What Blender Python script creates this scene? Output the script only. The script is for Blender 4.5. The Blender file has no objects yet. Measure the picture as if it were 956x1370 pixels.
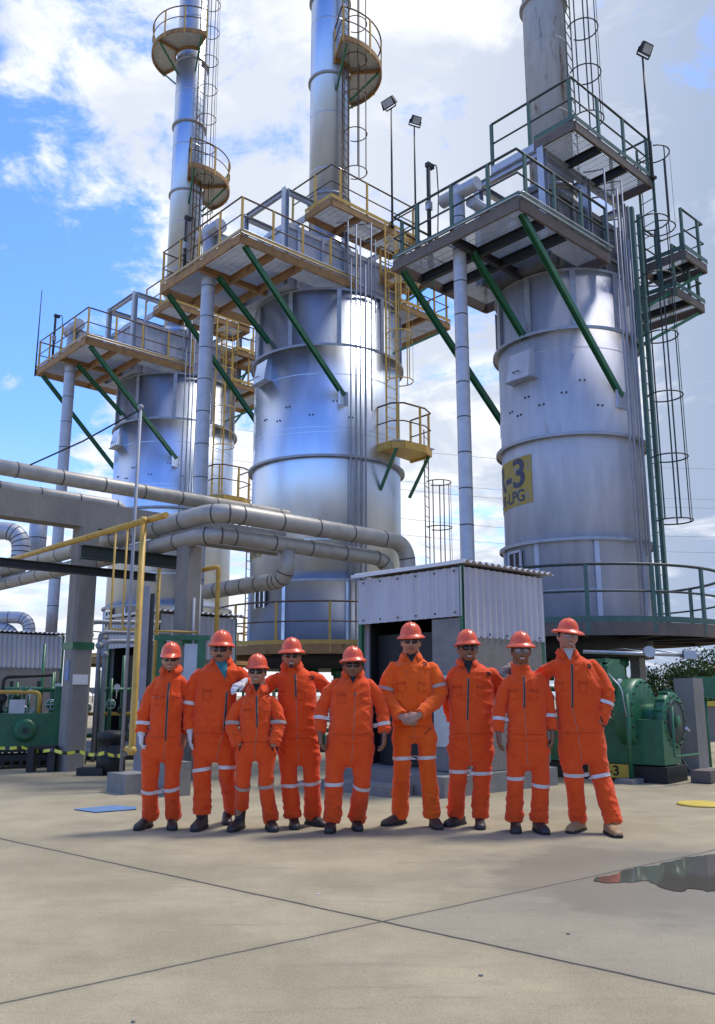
import bpy, bmesh, math, random
import numpy as np
from mathutils import Vector, Matrix, noise
from mathutils.bvhtree import BVHTree
random.seed(7); np.random.seed(7)
S = bpy.context.scene; C = S.collection
R = math.radians
# ------------------------------------------------------------------ camera, sky, sun, exposure
F, PCX, PCY, CAMH = 1160.0, 478.0, 685.0, 1.2
PITCH = math.atan(245.0/F); CP, SP = math.cos(PITCH), math.sin(PITCH)
cam = bpy.data.cameras.new('camera'); co = bpy.data.objects.new('camera', cam); C.objects.link(co)
cam.sensor_fit = 'VERTICAL'; cam.sensor_height = 24; cam.lens = F/1370*24; cam.clip_start = .05; cam.clip_end = 3000
co.location = (0, 0, CAMH); co.rotation_euler = (R(90)+PITCH, 0, 0); S.camera = co
SUN_EL, SUN_AZ = R(62), R(62)        # azimuth from +Y towards +X
sd = Vector((math.sin(SUN_AZ)*math.cos(SUN_EL), math.cos(SUN_AZ)*math.cos(SUN_EL), math.sin(SUN_EL)))
sun = bpy.data.lights.new('sun', 'SUN'); so = bpy.data.objects.new('sun', sun); C.objects.link(so)
sun.energy = 2.3; sun.angle = R(12); sun.color = (1, .95, .88); so.location = (0, 0, 60)
so.rotation_euler = (-sd).to_track_quat('-Z', 'Y').to_euler()
S.view_settings.view_transform = 'Standard'; S.view_settings.look = 'None'
S.view_settings.exposure = 0.58; S.view_settings.gamma = 1
W_ = bpy.data.worlds.new('World'); S.world = W_; W_.use_nodes = True
def build_world():
    nt = W_.node_tree; nt.nodes.clear(); N = nt.nodes.new; K = nt.links.new
    out = N('ShaderNodeOutputWorld'); bg = N('ShaderNodeBackground'); bg.inputs[1].default_value = .1
    sky = N('ShaderNodeTexSky'); sky.sky_type = 'NISHITA'; sky.sun_disc = False
    sky.sun_elevation = SUN_EL; sky.sun_rotation = SUN_AZ; sky.air_density = 1.0; sky.dust_density = .4; sky.ozone_density = 2.5
    tc = N('ShaderNodeTexCoord'); sep = N('ShaderNodeSeparateXYZ'); K(tc.outputs['Generated'], sep.inputs[0])
    def m(op, a, b=None, c=None):
        n = N('ShaderNodeMath'); n.operation = op
        for i, x in enumerate((a, b, c)):
            if x is None: continue
            if isinstance(x, (int, float)): n.inputs[i].default_value = x
            else: K(x, n.inputs[i])
        return n.outputs[0]
    x, y, z = sep.outputs
    zz = m('ADD', m('MAXIMUM', z, 0.0), .22)
    cb = N('ShaderNodeCombineXYZ'); K(m('DIVIDE', x, zz), cb.inputs[0]); K(m('DIVIDE', y, zz), cb.inputs[1])
    def nz(scale, detail, rough, dist, off=(0, 0, 0)):
        mp = N('ShaderNodeMapping'); mp.inputs['Location'].default_value = off; K(cb.outputs[0], mp.inputs[0])
        n = N('ShaderNodeTexNoise'); n.inputs['Scale'].default_value = scale; n.inputs['Detail'].default_value = detail
        n.inputs['Roughness'].default_value = rough; n.inputs['Distortion'].default_value = dist; K(mp.outputs[0], n.inputs[0]); return n.outputs[0]
    big = nz(1.5, 4, .5, .3, (3.1, 1.7, 0)); det = nz(8.0, 10, .66, .25, (.4, 2.2, 0))
    dens = m('ADD', m('MULTIPLY', big, .75), m('MULTIPLY', det, .62))
    # clear patch low on the left of the view, and the open blue sky on the side away from the sun
    def dotd(d):
        n = N('ShaderNodeVectorMath'); n.operation = 'DOT_PRODUCT'; K(tc.outputs['Generated'], n.inputs[0])
        v = Vector(d).normalized(); n.inputs[1].default_value = v; return n.outputs['Value']
    def sstep(v, a, b):
        n = N('ShaderNodeMapRange'); n.interpolation_type = 'SMOOTHSTEP'; K(v, n.inputs[0]); n.inputs[1].default_value = a; n.inputs[2].default_value = b; return n.outputs[0]
    left = sstep(dotd((-.52, .86, .40)), .945, .992)
    back = sstep(m('ADD', m('MULTIPLY', y, -1), m('MULTIPLY', x, -.25)), .0, .45)
    bias = m('ADD', m('MULTIPLY', left, -.24), m('MULTIPLY', back, -.20))
    dens = m('ADD', dens, bias)
    dens = m('ADD', dens, m('SUBTRACT', m('MULTIPLY', sstep(x, .05, .5), .16), .035)); mask = sstep(dens, .50, .66)
    mask = m('MAXIMUM', mask, m('MULTIPLY', sstep(z, .30, .02), m('SUBTRACT', .95, m('MULTIPLY', back, .72))))
    shade = nz(3.4, 8, .6, .5, (7.3, 4.4, 0))
    right = sstep(x, -.05, .5)
    dark = m('MULTIPLY', sstep(m('ADD', shade, m('MULTIPLY', right, .17)), .42, .62), m('ADD', .42, m('MULTIPLY', right, .58)))
    cr = N('ShaderNodeMix'); cr.data_type = 'RGBA'; cr.inputs['A'].default_value = (7.3, 7.5, 7.8, 1); cr.inputs['B'].default_value = (2.4, 3.1, 4.5, 1); K(dark, cr.inputs['Factor'])
    sb = N('ShaderNodeMix'); sb.data_type = 'RGBA'; sb.blend_type = 'MULTIPLY'; sb.inputs['Factor'].default_value = 1
    K(sky.outputs[0], sb.inputs['A']); sb.inputs['B'].default_value = (1.08, 1.48, 2.3, 1)
    mx = N('ShaderNodeMix'); mx.data_type = 'RGBA'; K(mask, mx.inputs['Factor']); K(sb.outputs['Result'], mx.inputs['A']); K(cr.outputs['Result'], mx.inputs['B'])
    K(mx.outputs['Result'], bg.inputs[0]); K(bg.outputs[0], out.inputs[0])
build_world()
# ------------------------------------------------------------------ measuring helpers
def ray(px, py):
    a = (px-PCX)/F; b = (PCY-py)/F
    return Vector((a, CP-b*SP, SP+b*CP))
def W(px, py, Y):                     # point of the view ray at distance Y
    d = ray(px, py); t = Y/d.y; return Vector((d.x*t, Y, CAMH+d.z*t))
def G(px, py, z=0.0):                 # point of the view ray on the level z
    d = ray(px, py); t = (z-CAMH)/d.z; return Vector((d.x*t, d.y*t, z))
ANG = math.atan2(.6765, .7364)        # the yard's grid: U recedes right, V recedes left
U = Vector((.7364, .6765, 0)); V = Vector((-.6765, .7364, 0))
# ------------------------------------------------------------------ mesh builder
class MB:
    def __init__(s): s.v = []; s.f = []; s.sm = []; s.mk = []
    def second(s, fn):                 # faces added by fn take the second material
        a = len(s.f); fn(s); s.mk.append((a, len(s.f))); return s
    def add(s, vs, fs, smooth=False):
        o = len(s.v); s.v += [tuple(x) for x in vs]; s.f += [tuple(i+o for i in f) for f in fs]; s.sm += [smooth]*len(fs); return s
    def box(s, c, d, rz=0, M=None):
        hx, hy, hz = d[0]/2, d[1]/2, d[2]/2
        vs = [Vector((x, y, z)) for x in (-hx, hx) for y in (-hy, hy) for z in (-hz, hz)]
        m = M if M else Matrix.Rotation(rz, 3, 'Z')
        vs = [m @ v + Vector(c) for v in vs]
        return s.add(vs, [(0, 1, 3, 2), (4, 6, 7, 5), (0, 4, 5, 1), (2, 3, 7, 6), (0, 2, 6, 4), (1, 5, 7, 3)])
    def beam(s, p, q, w, h, up=(0, 0, 1)):
        p, q = Vector(p), Vector(q); d = (q-p); L = d.length
        if L < 1e-6: return s
        d /= L; up = Vector(up); x = d.cross(up)
        if x.length < 1e-4: x = d.cross(Vector((1, 0, 0)))
        x.normalize(); y = x.cross(d); M = Matrix((x, d, y)).transposed()
        return s.box((p+q)/2, (w, L, h), M=M)
    def ibeam(s, p, q, w, h, t=.012, up=(0, 0, 1)):
        p, q = Vector(p), Vector(q); d = (q-p).normalized(); u = Vector(up); u = (u-d*u.dot(d)).normalized()
        s.beam(p+u*(h/2-t/2), q+u*(h/2-t/2), w, t, u); s.beam(p-u*(h/2-t/2), q-u*(h/2-t/2), w, t, u); return s.beam(p, q, t, h-2*t-.002, u)
    def tube(s, pts, r, n=8, closed=False, cap=True):
        pts = [Vector(p) for p in pts]; m = len(pts); rs = r if isinstance(r, (list, tuple)) else [r]*m
        rings = []; ref = None
        for i, p in enumerate(pts):
            if closed: t = pts[(i+1) % m]-pts[i-1]
            else: t = pts[min(i+1, m-1)]-pts[max(i-1, 0)]
            t.normalize()
            if ref is None:
                ref = t.cross(Vector((0, 0, 1)))
                if ref.length < 1e-3: ref = t.cross(Vector((1, 0, 0)))
            ref = (ref-t*ref.dot(t)).normalized(); b = t.cross(ref)
            rings.append([p+(ref*math.cos(2*math.pi*k/n)+b*math.sin(2*math.pi*k/n))*rs[i] for k in range(n)])
        vs = [v for rg in rings for v in rg]; fs = []
        for i in range(m if closed else m-1):
            j = (i+1) % m
            for k in range(n): fs.append((i*n+k, i*n+(k+1) % n, j*n+(k+1) % n, j*n+k))
        s.add(vs, fs, n > 4)
        if cap and not closed:
            o = len(s.v)-len(vs); s.f += [tuple(o+k for k in reversed(range(n))), tuple(o+(m-1)*n+k for k in range(n))]; s.sm += [False, False]
        return s
    def lathe(s, prof, n=32, c=(0, 0, 0), M=None, cap=True):
        m = M if M else Matrix.Identity(3); vs = []; fs = []
        for (r, z) in prof:
            for k in range(n):
                a = 2*math.pi*k/n; vs.append(m @ Vector((r*math.cos(a), r*math.sin(a), z))+Vector(c))
        for i in range(len(prof)-1):
            for k in range(n): fs.append((i*n+k, i*n+(k+1) % n, (i+1)*n+(k+1) % n, (i+1)*n+k))
        s.add(vs, fs, True)
        if cap:
            o = len(s.v)-len(vs); s.f += [tuple(o+k for k in reversed(range(n))), tuple(o+(len(prof)-1)*n+k for k in range(n))]; s.sm += [False]*2
        return s
    def arcbox(s, r0, r1, z0, z1, a0, a1, n=24):        # bent box around the axis
        vs = []; fs = []
        for i in range(n+1):
            a = a0+(a1-a0)*i/n; ca, sa = math.cos(a), math.sin(a)
            vs += [(r0*ca, r0*sa, z0), (r1*ca, r1*sa, z0), (r1*ca, r1*sa, z1), (r0*ca, r0*sa, z1)]
        for i in range(n):
            for k in range(4): fs.append((i*4+k, i*4+(k+1) % 4, i*4+4+(k+1) % 4, i*4+4+k))
        full = abs(abs(a1-a0)-2*math.pi) < 1e-6
        if not full: fs += [(3, 2, 1, 0), (n*4, n*4+1, n*4+2, n*4+3)]
        return s.add(vs, fs, False)
    def prism(s, poly, z0, z1, M=None, c=(0, 0, 0)):
        m = M if M else Matrix.Identity(3); n = len(poly)
        vs = [m @ Vector((x, y, z0))+Vector(c) for x, y in poly]+[m @ Vector((x, y, z1))+Vector(c) for x, y in poly]
        return s.add(vs, [tuple(reversed(range(n))), tuple(range(n, 2*n))]+[(i, (i+1) % n, n+(i+1) % n, n+i) for i in range(n)])
    def sphere(s, c, r, n=12, m=8):
        rx = r if isinstance(r, (tuple, list)) else (r, r, r); vs = []; fs = []
        for i in range(m+1):
            th = math.pi*i/m
            for k in range(n):
                a = 2*math.pi*k/n; vs.append((c[0]+rx[0]*math.sin(th)*math.cos(a), c[1]+rx[1]*math.sin(th)*math.sin(a), c[2]+rx[2]*math.cos(th)))
        for i in range(m):
            for k in range(n): fs.append((i*n+k, (i+1)*n+k, (i+1)*n+(k+1) % n, i*n+(k+1) % n))
        return s.add(vs, fs, True)
    def loft(s, rings):
        n = len(rings[0]); vs = [p for r in rings for p in r]; fs = []
        for i in range(len(rings)-1):
            for k in range(n): fs.append((i*n+k, i*n+(k+1) % n, (i+1)*n+(k+1) % n, (i+1)*n+k))
        fs += [tuple(reversed(range(n))), tuple((len(rings)-1)*n+k for k in range(n))]
        return s.add(vs, fs, True)
    def mesh(s, name):
        me = bpy.data.meshes.new(name); me.from_pydata(s.v, [], s.f); me.validate()
        if len(me.polygons) == len(s.sm): me.polygons.foreach_set('use_smooth', s.sm)
        for a, b in s.mk:
            for i in range(a, b): me.polygons[i].material_index = 1
        bm = bmesh.new(); bm.from_mesh(me); bmesh.ops.recalc_face_normals(bm, faces=bm.faces); bm.to_mesh(me); bm.free()
        return me
    def build(s, name, mat, parent=None, loc=(0, 0, 0)):
        if loc != (0, 0, 0): s.v = [tuple(Vector(v)-Vector(loc)) for v in s.v]
        return link(name, s.mesh(name), mat, parent, loc)
def link(name, me, mat, parent=None, loc=(0, 0, 0), rz=0):
    o = bpy.data.objects.new(name, me); C.objects.link(o); o.location = loc; o.rotation_euler = (0, 0, rz)
    if mat is not None and not me.materials:
        for x in (mat if isinstance(mat, (list, tuple)) else (mat,)): me.materials.append(x)
    if parent is not None: o.parent = parent
    return o
def tag(o, label, cat, group=None, kind=None):
    if label: o['label'] = label
    if cat: o['category'] = cat
    if group: o['group'] = group
    if kind: o['kind'] = kind
    return o
def thing(name, label, cat, loc=(0, 0, 0), rz=0, group=None):
    o = bpy.data.objects.new(name, None); C.objects.link(o); o.location = loc; o.rotation_euler = (0, 0, rz); o.empty_display_size = .2
    return tag(o, label, cat, group)
def dup(o, parent=None, skip=()):
    c = o.copy(); C.objects.link(c)
    if parent is not None: c.parent = parent
    for ch in list(o.children):
        if ch.name.split('.')[0] not in skip: dup(ch, c, skip)
    return c
def structure(name, mb, mat):
    o = mb.build(name, mat); o['kind'] = 'structure'; return o
def arc(p, q, c, n=6):                # bend from p to q around corner c (quadratic)
    p, q, c = Vector(p), Vector(q), Vector(c)
    return [p*(1-t)**2+c*2*t*(1-t)+q*t*t for t in [i/n for i in range(n+1)]]
def route(pts, r, n=6):               # polyline with rounded corners
    pts = [Vector(p) for p in pts]; out = [pts[0]]
    for i in range(1, len(pts)-1):
        a = (pts[i-1]-pts[i]); b = (pts[i+1]-pts[i]); ra = min(r, a.length*.48); rb = min(r, b.length*.48)
        out += arc(pts[i]+a.normalized()*ra, pts[i]+b.normalized()*rb, pts[i], n)
    return out+[pts[-1]]
# ------------------------------------------------------------------ materials
def pm(name, c1, c2=None, scale=4, rough=.6, metal=0, bump=0, bscale=30, stretch=(1, 1, 1), rust=None, rustamt=.6, rustscale=3, spec=None, rvar=.1, coat=0):
    m = bpy.data.materials.new(name); m.use_nodes = True; nt = m.node_tree; N = nt.nodes.new; K = nt.links.new
    b = nt.nodes['Principled BSDF']; b.inputs['Metallic'].default_value = metal; b.inputs['Roughness'].default_value = rough
    if spec is not None: b.inputs['Specular IOR Level'].default_value = spec
    if coat: b.inputs['Coat Weight'].default_value = coat; b.inputs['Coat Roughness'].default_value = .15
    c2 = c2 or tuple(x*.75 for x in c1)
    tc = N('ShaderNodeTexCoord'); mp = N('ShaderNodeMapping'); mp.inputs['Scale'].default_value = stretch; K(tc.outputs['Object'], mp.inputs[0])
    n = N('ShaderNodeTexNoise'); n.inputs['Scale'].default_value = scale; n.inputs['Detail'].default_value = 6; n.inputs['Roughness'].default_value = .6; K(mp.outputs[0], n.inputs[0])
    cr = N('ShaderNodeValToRGB'); cr.color_ramp.elements[0].position = .3; cr.color_ramp.elements[1].position = .7
    cr.color_ramp.elements[0].color = (*c2, 1); cr.color_ramp.elements[1].color = (*c1, 1); K(n.outputs[0], cr.inputs[0]); col = cr.outputs[0]
    if rust:
        n2 = N('ShaderNodeTexNoise'); n2.inputs['Scale'].default_value = rustscale; n2.inputs['Detail'].default_value = 9; n2.inputs['Roughness'].default_value = .7
        mp2 = N('ShaderNodeMapping'); mp2.inputs['Scale'].default_value = stretch; mp2.inputs['Location'].default_value = (5, 3, 1); K(tc.outputs['Object'], mp2.inputs[0]); K(mp2.outputs[0], n2.inputs[0])
        r2 = N('ShaderNodeMapRange'); r2.inputs[1].default_value = rustamt; r2.inputs[2].default_value = rustamt+.1; K(n2.outputs[0], r2.inputs[0])
        mx = N('ShaderNodeMix'); mx.data_type = 'RGBA'; K(r2.outputs[0], mx.inputs['Factor']); K(col, mx.inputs['A']); mx.inputs['B'].default_value = (*rust, 1); col = mx.outputs['Result']
        if metal:
            mr = N('ShaderNodeMapRange'); mr.inputs[3].default_value = metal; mr.inputs[4].default_value = 0; K(r2.outputs[0], mr.inputs[0]); K(mr.outputs[0], b.inputs['Metallic'])
    K(col, b.inputs['Base Color'])
    if rvar:
        mr = N('ShaderNodeMapRange'); mr.inputs[3].default_value = max(.02, rough-rvar); mr.inputs[4].default_value = min(1, rough+rvar); K(n.outputs[0], mr.inputs[0]); K(mr.outputs[0], b.inputs['Roughness'])
    if bump:
        n3 = N('ShaderNodeTexNoise'); n3.inputs['Scale'].default_value = bscale; n3.inputs['Detail'].default_value = 5; K(mp.outputs[0], n3.inputs[0])
        bp = N('ShaderNodeBump'); bp.inputs['Strength'].default_value = bump; bp.inputs['Distance'].default_value = .02; K(n3.outputs[0], bp.inputs['Height']); K(bp.outputs[0], b.inputs['Normal'])
    return m
M = {}
M['alu'] = pm('bright_cladding', (.68, .75, .87), (.57, .64, .76), 2.2, .36, 1, .08, 5, (1, 1, .25), rvar=.1)
M['alu_dull'] = pm('dull_cladding', (.52, .535, .61), (.39, .405, .48), 3.2, .6, .45, .08, 6, (1.3, 1.3, .28), rust=(.33, .33, .37), rustamt=.60, rvar=.1)
M['stack'] = pm('stack_steel', (.54, .60, .70), (.42, .48, .60), 2.0, .36, 1, .06, 5, (1, 1, .3), rvar=.08)
M['stack_old'] = pm('weathered_stack_paint', (.46, .45, .44), (.34, .34, .34), 3, .65, .1, .1, 9, (2.2, 2.2, .35), rust=(.15, .085, .05), rustamt=.56, rustscale=2.2)
M['band'] = pm('ring_steel', (.40, .41, .45), (.27, .28, .32), 6, .5, .5)
M['dark'] = pm('dark_steel', (.035, .036, .04), (.02, .02, .022), 8, .6, .2)
M['yellow'] = pm('yellow_paint', (.60, .37, .07), (.44, .26, .045), 5, .5, 0, .05, 40, rust=(.20, .085, .03), rustamt=.60, rustscale=5)
M['yelrust'] = pm('rusty_yellow_beam', (.38, .21, .07), (.26, .13, .05), 4, .65, 0, .06, 30, rust=(.14, .07, .04), rustamt=.56, rustscale=4)
M['green'] = pm('green_paint', (.026, .15, .065), (.016, .095, .045), 6, .42, 0, .04, 40, rust=(.05, .06, .045), rustamt=.62, rustscale=7)
M['greengrey'] = pm('weathered_green_rail', (.075, .145, .115), (.05, .10, .085), 6, .6, 0, .05, 40, rust=(.10, .075, .06), rustamt=.64, rustscale=7)
M['greendark'] = pm('dark_rail_paint', (.028, .045, .042), (.018, .028, .03), 6, .55)
M['raildark'] = pm('backlit_yellow_paint', (.12, .062, .03), (.07, .036, .022), 6, .6)  # yellow rails coloured brown, their backlit shade put into the paint
M['rustbrown'] = pm('rusty_fascia', (.17, .13, .11), (.11, .085, .075), 5, .75, 0, .08, 30, rust=(.17, .07, .035), rustamt=.62)
M['grate'] = pm('galvanised_grating', (.50, .50, .50), (.36, .36, .37), 6, .55, .3)
M['galv'] = pm('galvanised_steel', (.46, .48, .52), (.34, .36, .41), 5, .42, .8)
M['conduit'] = pm('dull_conduit', (.33, .34, .38), (.22, .23, .27), 4, .6, .2)
M['pipe'] = pm('insulated_pipe_jacket', (.44, .41, .37), (.30, .28, .25), 3.5, .5, .35, .06, 18, rust=(.22, .19, .16), rustamt=.62)
M['pipelight'] = pm('pale_pipe_jacket', (.50, .51, .56), (.38, .39, .44), 4, .5, .4, .06, 18)
M['joint'] = pm('jacket_seam', (.085, .08, .075), (.05, .05, .05), 6, .7)
M['concrete'] = pm('column_concrete', (.27, .245, .215), (.185, .17, .155), 2.5, .9, 0, .25, 25, (1, 1, .5), rust=(.14, .125, .11), rustamt=.62)
M['plinth'] = pm('plinth_concrete', (.24, .235, .22), (.16, .16, .155), 4, .9, 0, .2, 30)
M['sheet'] = pm('corrugated_sheet', (.56, .55, .57), (.42, .41, .44), 2.2, .6, .15, .03, 30, (1, 1, .3), rust=(.27, .23, .2), rustamt=.70)
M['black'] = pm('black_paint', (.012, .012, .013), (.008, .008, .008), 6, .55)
M['signyellow'] = pm('sign_yellow', (.42, .30, .055), (.32, .23, .05), 5, .7, rust=(.26, .24, .21), rustamt=.54)
M['signink'] = pm('sign_ink', (.07, .075, .12), (.04, .045, .08), 6, .7, rust=(.25, .21, .10), rustamt=.60, rustscale=5)
M['freshyellow'] = pm('plate_yellow', (.62, .45, .05), (.50, .36, .05), 6, .55, rust=(.32, .27, .15), rustamt=.58)
M['blueplastic'] = pm('blue_sheet', (.13, .24, .44), (.10, .18, .33), 6, .5, rust=(.22, .21, .2), rustamt=.55)
M['glass'] = pm('lamp_glass', (.45, .47, .5), (.3, .32, .35), 6, .15)
M['white'] = pm('white_paint', (.75, .75, .75), (.6, .6, .6), 6, .5)
M['leaf'] = pm('leaf', (.075, .12, .03), (.03, .06, .015), 1.5, .6)
M['bark'] = pm('bark', (.12, .09, .06), (.07, .05, .04), 8, .9)
M['wire'] = pm('cable_grey', (.25, .27, .30), (.2, .22, .25), 6, .6)
M['wall'] = pm('block_wall', (.24, .22, .195), (.17, .155, .14), 3, .9, 0, .2, 25)
def tape_mat():
    m = bpy.data.materials.new('caution_tape'); m.use_nodes = True; nt = m.node_tree; N = nt.nodes.new; K = nt.links.new; b = nt.nodes['Principled BSDF']
    tc = N('ShaderNodeTexCoord'); w = N('ShaderNodeTexWave'); w.inputs['Scale'].default_value = 1.3; w.bands_direction = 'X'; K(tc.outputs['Object'], w.inputs[0])
    cr = N('ShaderNodeValToRGB'); cr.color_ramp.interpolation = 'CONSTANT'; cr.color_ramp.elements[0].color = (.02, .02, .02, 1); cr.color_ramp.elements[1].position = .35; cr.color_ramp.elements[1].color = (.75, .66, .06, 1)
    K(w.outputs[0], cr.inputs[0]); K(cr.outputs[0], b.inputs['Base Color']); b.inputs['Roughness'].default_value = .35; return m
M['tape'] = tape_mat()
# ------------------------------------------------------------------ ground
JX = G(510, 1233)                     # where two slab joints cross
def ground_mat():
    m = bpy.data.materials.new('yard_concrete'); m.use_nodes = True; nt = m.node_tree; N = nt.nodes.new; K = nt.links.new; b = nt.nodes['Principled BSDF']
    geo = N('ShaderNodeNewGeometry')
    def m_(op, a, c=None, d=None):
        n = N('ShaderNodeMath'); n.operation = op
        for i, x in enumerate((a, c, d)):
            if x is None: continue
            if isinstance(x, (int, float)): n.inputs[i].default_value = x
            else: K(x, n.inputs[i])
        return n.outputs[0]
    def nz(scale, det=6, rough=.6, st=(1, 1, 1), rot=0):
        mp = N('ShaderNodeMapping'); mp.inputs['Scale'].default_value = st; mp.inputs['Rotation'].default_value = (0, 0, rot); K(geo.outputs['Position'], mp.inputs[0])
        n = N('ShaderNodeTexNoise'); n.inputs['Scale'].default_value = scale; n.inputs['Detail'].default_value = det; n.inputs['Roughness'].default_value = rough; K(mp.outputs[0], n.inputs[0]); return n.outputs[0]
    def mr(v, a, c, d=0., e=1.):
        n = N('ShaderNodeMapRange'); n.interpolation_type = 'SMOOTHSTEP'; K(v, n.inputs[0])
        for i, x in enumerate((a, c, d, e)): n.inputs[i+1].default_value = x
        return n.outputs[0]
    def lined(p0, az):
        nrm = Vector((math.cos(az), -math.sin(az), 0)); d = N('ShaderNodeVectorMath'); d.operation = 'DOT_PRODUCT'; K(geo.outputs['Position'], d.inputs[0]); d.inputs[1].default_value = nrm
        return m_('ADD', d.outputs['Value'], m_('ADD', -nrm.dot(p0), m_('MULTIPLY', m_('SUBTRACT', nz(2.3, 3), .5), .03)))
    qa = G(0, 1122)-JX; qb = G(905, 1148)-JX; dA = lined(JX, math.atan2(qa.x, qa.y)); dB = lined(JX, math.atan2(qb.x, qb.y))
    def rep(d, P): return m_('ABSOLUTE', m_('SUBTRACT', m_('MODULO', m_('ADD', d, P*20.5), P), P/2))
    lA = rep(dA, 11.0); lB = rep(dB, 11.0)
    jA = mr(m_('ADD', lA, m_('MULTIPLY', nz(30, 3), .006)), .008, .021, 1, 0); jB = mr(m_('ADD', lB, m_('MULTIPLY', nz(25, 3), .008)), .007, .018, 1, 0)
    joint = m_('MAXIMUM', jA, m_('MULTIPLY', jB, .85))
    near = m_('MAXIMUM', mr(lA, .0, .10, 1, 0), mr(lB, 0, .07, 1, 0))
    def mix(f, A, B):
        n = N('ShaderNodeMix'); n.data_type = 'RGBA'
        if isinstance(f, float): n.inputs['Factor'].default_value = f
        else: K(f, n.inputs['Factor'])
        for s_, x in (('A', A), ('B', B)):
            if isinstance(x, tuple): n.inputs[s_].default_value = (*x, 1)
            else: K(x, n.inputs[s_])
        return n.outputs['Result']
    slab = m_('MINIMUM', mr(dB, -.01, .01), mr(dA, -.01, .01))            # the right hand slab is greyer
    c = mix(mr(nz(.7, 8, .65), .35, .68), (.250, .210, .130), (.375, .32, .205))
    c = mix(m_('MULTIPLY', slab, .65), c, (.255, .225, .17))
    c = mix(mr(nz(3.2, 9, .7, (1, 3.5, 1), .75), .50, .75, 0, .5), c, (.20, .175, .135))
    c = mix(mr(nz(11, 8, .75), .56, .72, 0, .55), c, (.37, .34, .28))
    c = mix(mr(nz(55, 6, .75), .53, .66, 0, .55), c, (.155, .13, .095))
    c = mix(mr(nz(130, 4, .7), .56, .64, 0, .7), c, (.12, .10, .075)); c = mix(mr(nz(110, 3, .6, (1, 1, 1), 1.0), .57, .64, 0, .55), c, (.46, .40, .30))
    c = mix(mr(nz(1.1, 5, .55, (1, 9, 1), .2), .58, .72, 0, .35), c, (.17, .145, .11))
    wet = G(905, 1175); dv = N('ShaderNodeVectorMath'); dv.operation = 'DISTANCE'; K(geo.outputs['Position'], dv.inputs[0]); dv.inputs[1].default_value = wet
    wetm = mr(m_('ADD', dv.outputs['Value'], m_('MULTIPLY', m_('SUBTRACT', nz(2.0, 5), .5), 1.6)), .9, 1.7, .62, 0)
    c = mix(wetm, c, (.15, .135, .112))
    c = mix(m_('MULTIPLY', near, .28), c, (.18, .16, .125)); c = mix(joint, c, (.035, .032, .028))
    K(c, b.inputs['Base Color']); K(mr(wetm, 0, .6, .9, .5), b.inputs['Roughness'])
    hgt = m_('SUBTRACT', m_('ADD', m_('MULTIPLY', nz(45, 6, .7), .5), m_('MULTIPLY', nz(9, 4, .6, (1, 6, 1), .75), .6)), m_('MULTIPLY', joint, 2.5))
    bp = N('ShaderNodeBump'); bp.inputs['Strength'].default_value = .35; bp.inputs['Distance'].default_value = .012; K(hgt, bp.inputs['Height']); K(bp.outputs[0], b.inputs['Normal'])
    return m
g = MB(); g.add([(-900, -200, 0), (900, -200, 0), (900, 1600, 0), (-900, 1600, 0)], [(0, 1, 2, 3)]); structure('ground', g, ground_mat())
# puddle
wm = bpy.data.materials.new('puddle_water'); wm.use_nodes = True; wb = wm.node_tree.nodes['Principled BSDF']
wb.inputs['Base Color'].default_value = (.10, .092, .078, 1); wb.inputs['Roughness'].default_value = .05; wb.inputs['Specular IOR Level'].default_value = .6
outl = [(790, 1177), (815, 1170), (850, 1161), (880, 1157), (905, 1150), (930, 1146), (960, 1143), (1000, 1146), (1010, 1162), (990, 1180), (955, 1192), (930, 1190), (905, 1193), (885, 1186), (868, 1178), (845, 1180), (815, 1181)]
pts = [G(x, y, .004) for x, y in outl]; fine = []
for i in range(len(pts)):
    a, b, c, d = pts[i-1], pts[i], pts[(i+1) % len(pts)], pts[(i+2) % len(pts)]
    for k in range(9):
        t = k/9; q = .5*((2*b)+(c-a)*t+(2*a-5*b+4*c-d)*t*t+(3*b-a-3*c+d)*t**3)
        fine.append(q+Vector((noise.noise(q*6)+.6*noise.noise(q*17), noise.noise(q*6+Vector((9, 0, 0)))+.6*noise.noise(q*17+Vector((9, 0, 0))), 0))*.05)
pd = MB(); pd.add([Vector((p.x, p.y, .004)) for p in fine], [tuple(range(len(fine)))]); structure('puddle', pd, wm)
# ------------------------------------------------------------------ railing, deck, ladder kits (local coordinates)
def railing(par, path, mr_, mp_, h=1.08, gap=1.1, closed=False, pw=.06, posts=True, mid=True, r=.026):
    if mp_ is M['greengrey']: pw, r = .075, .03
    pts = [Vector(p) for p in path]; n = 6
    hb = MB(); hb.tube([p+Vector((0, 0, h)) for p in pts], r, n, closed)
    if mid: hb.tube([p+Vector((0, 0, h*.53)) for p in pts], r*.75, n, closed)
    hb.build('handrail', mr_, par)
    if not posts: return
    pmesh = MB().box((0, 0, h/2-.10), (pw, pw*.7, h+.2)).mesh('railing_post'); pmesh.materials.append(mp_)
    seg = [(pts[i], pts[(i+1) % len(pts)]) for i in range(len(pts) if closed else len(pts)-1)]
    tot = sum((b-a).length for a, b in seg); k = max(1, round(tot/gap)); marks = [tot*i/k for i in range(k if closed else k+1)]
    acc = 0; mi = 0
    for a, b in seg:
        L = (b-a).length
        while mi < len(marks) and marks[mi] <= acc+L+1e-6:
            p = a+(b-a)*((marks[mi]-acc)/max(L, 1e-6)); d = b-a
            link('railing_post', pmesh, mp_, par, p, math.atan2(d.y, d.x)); mi += 1
        acc += L
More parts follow.
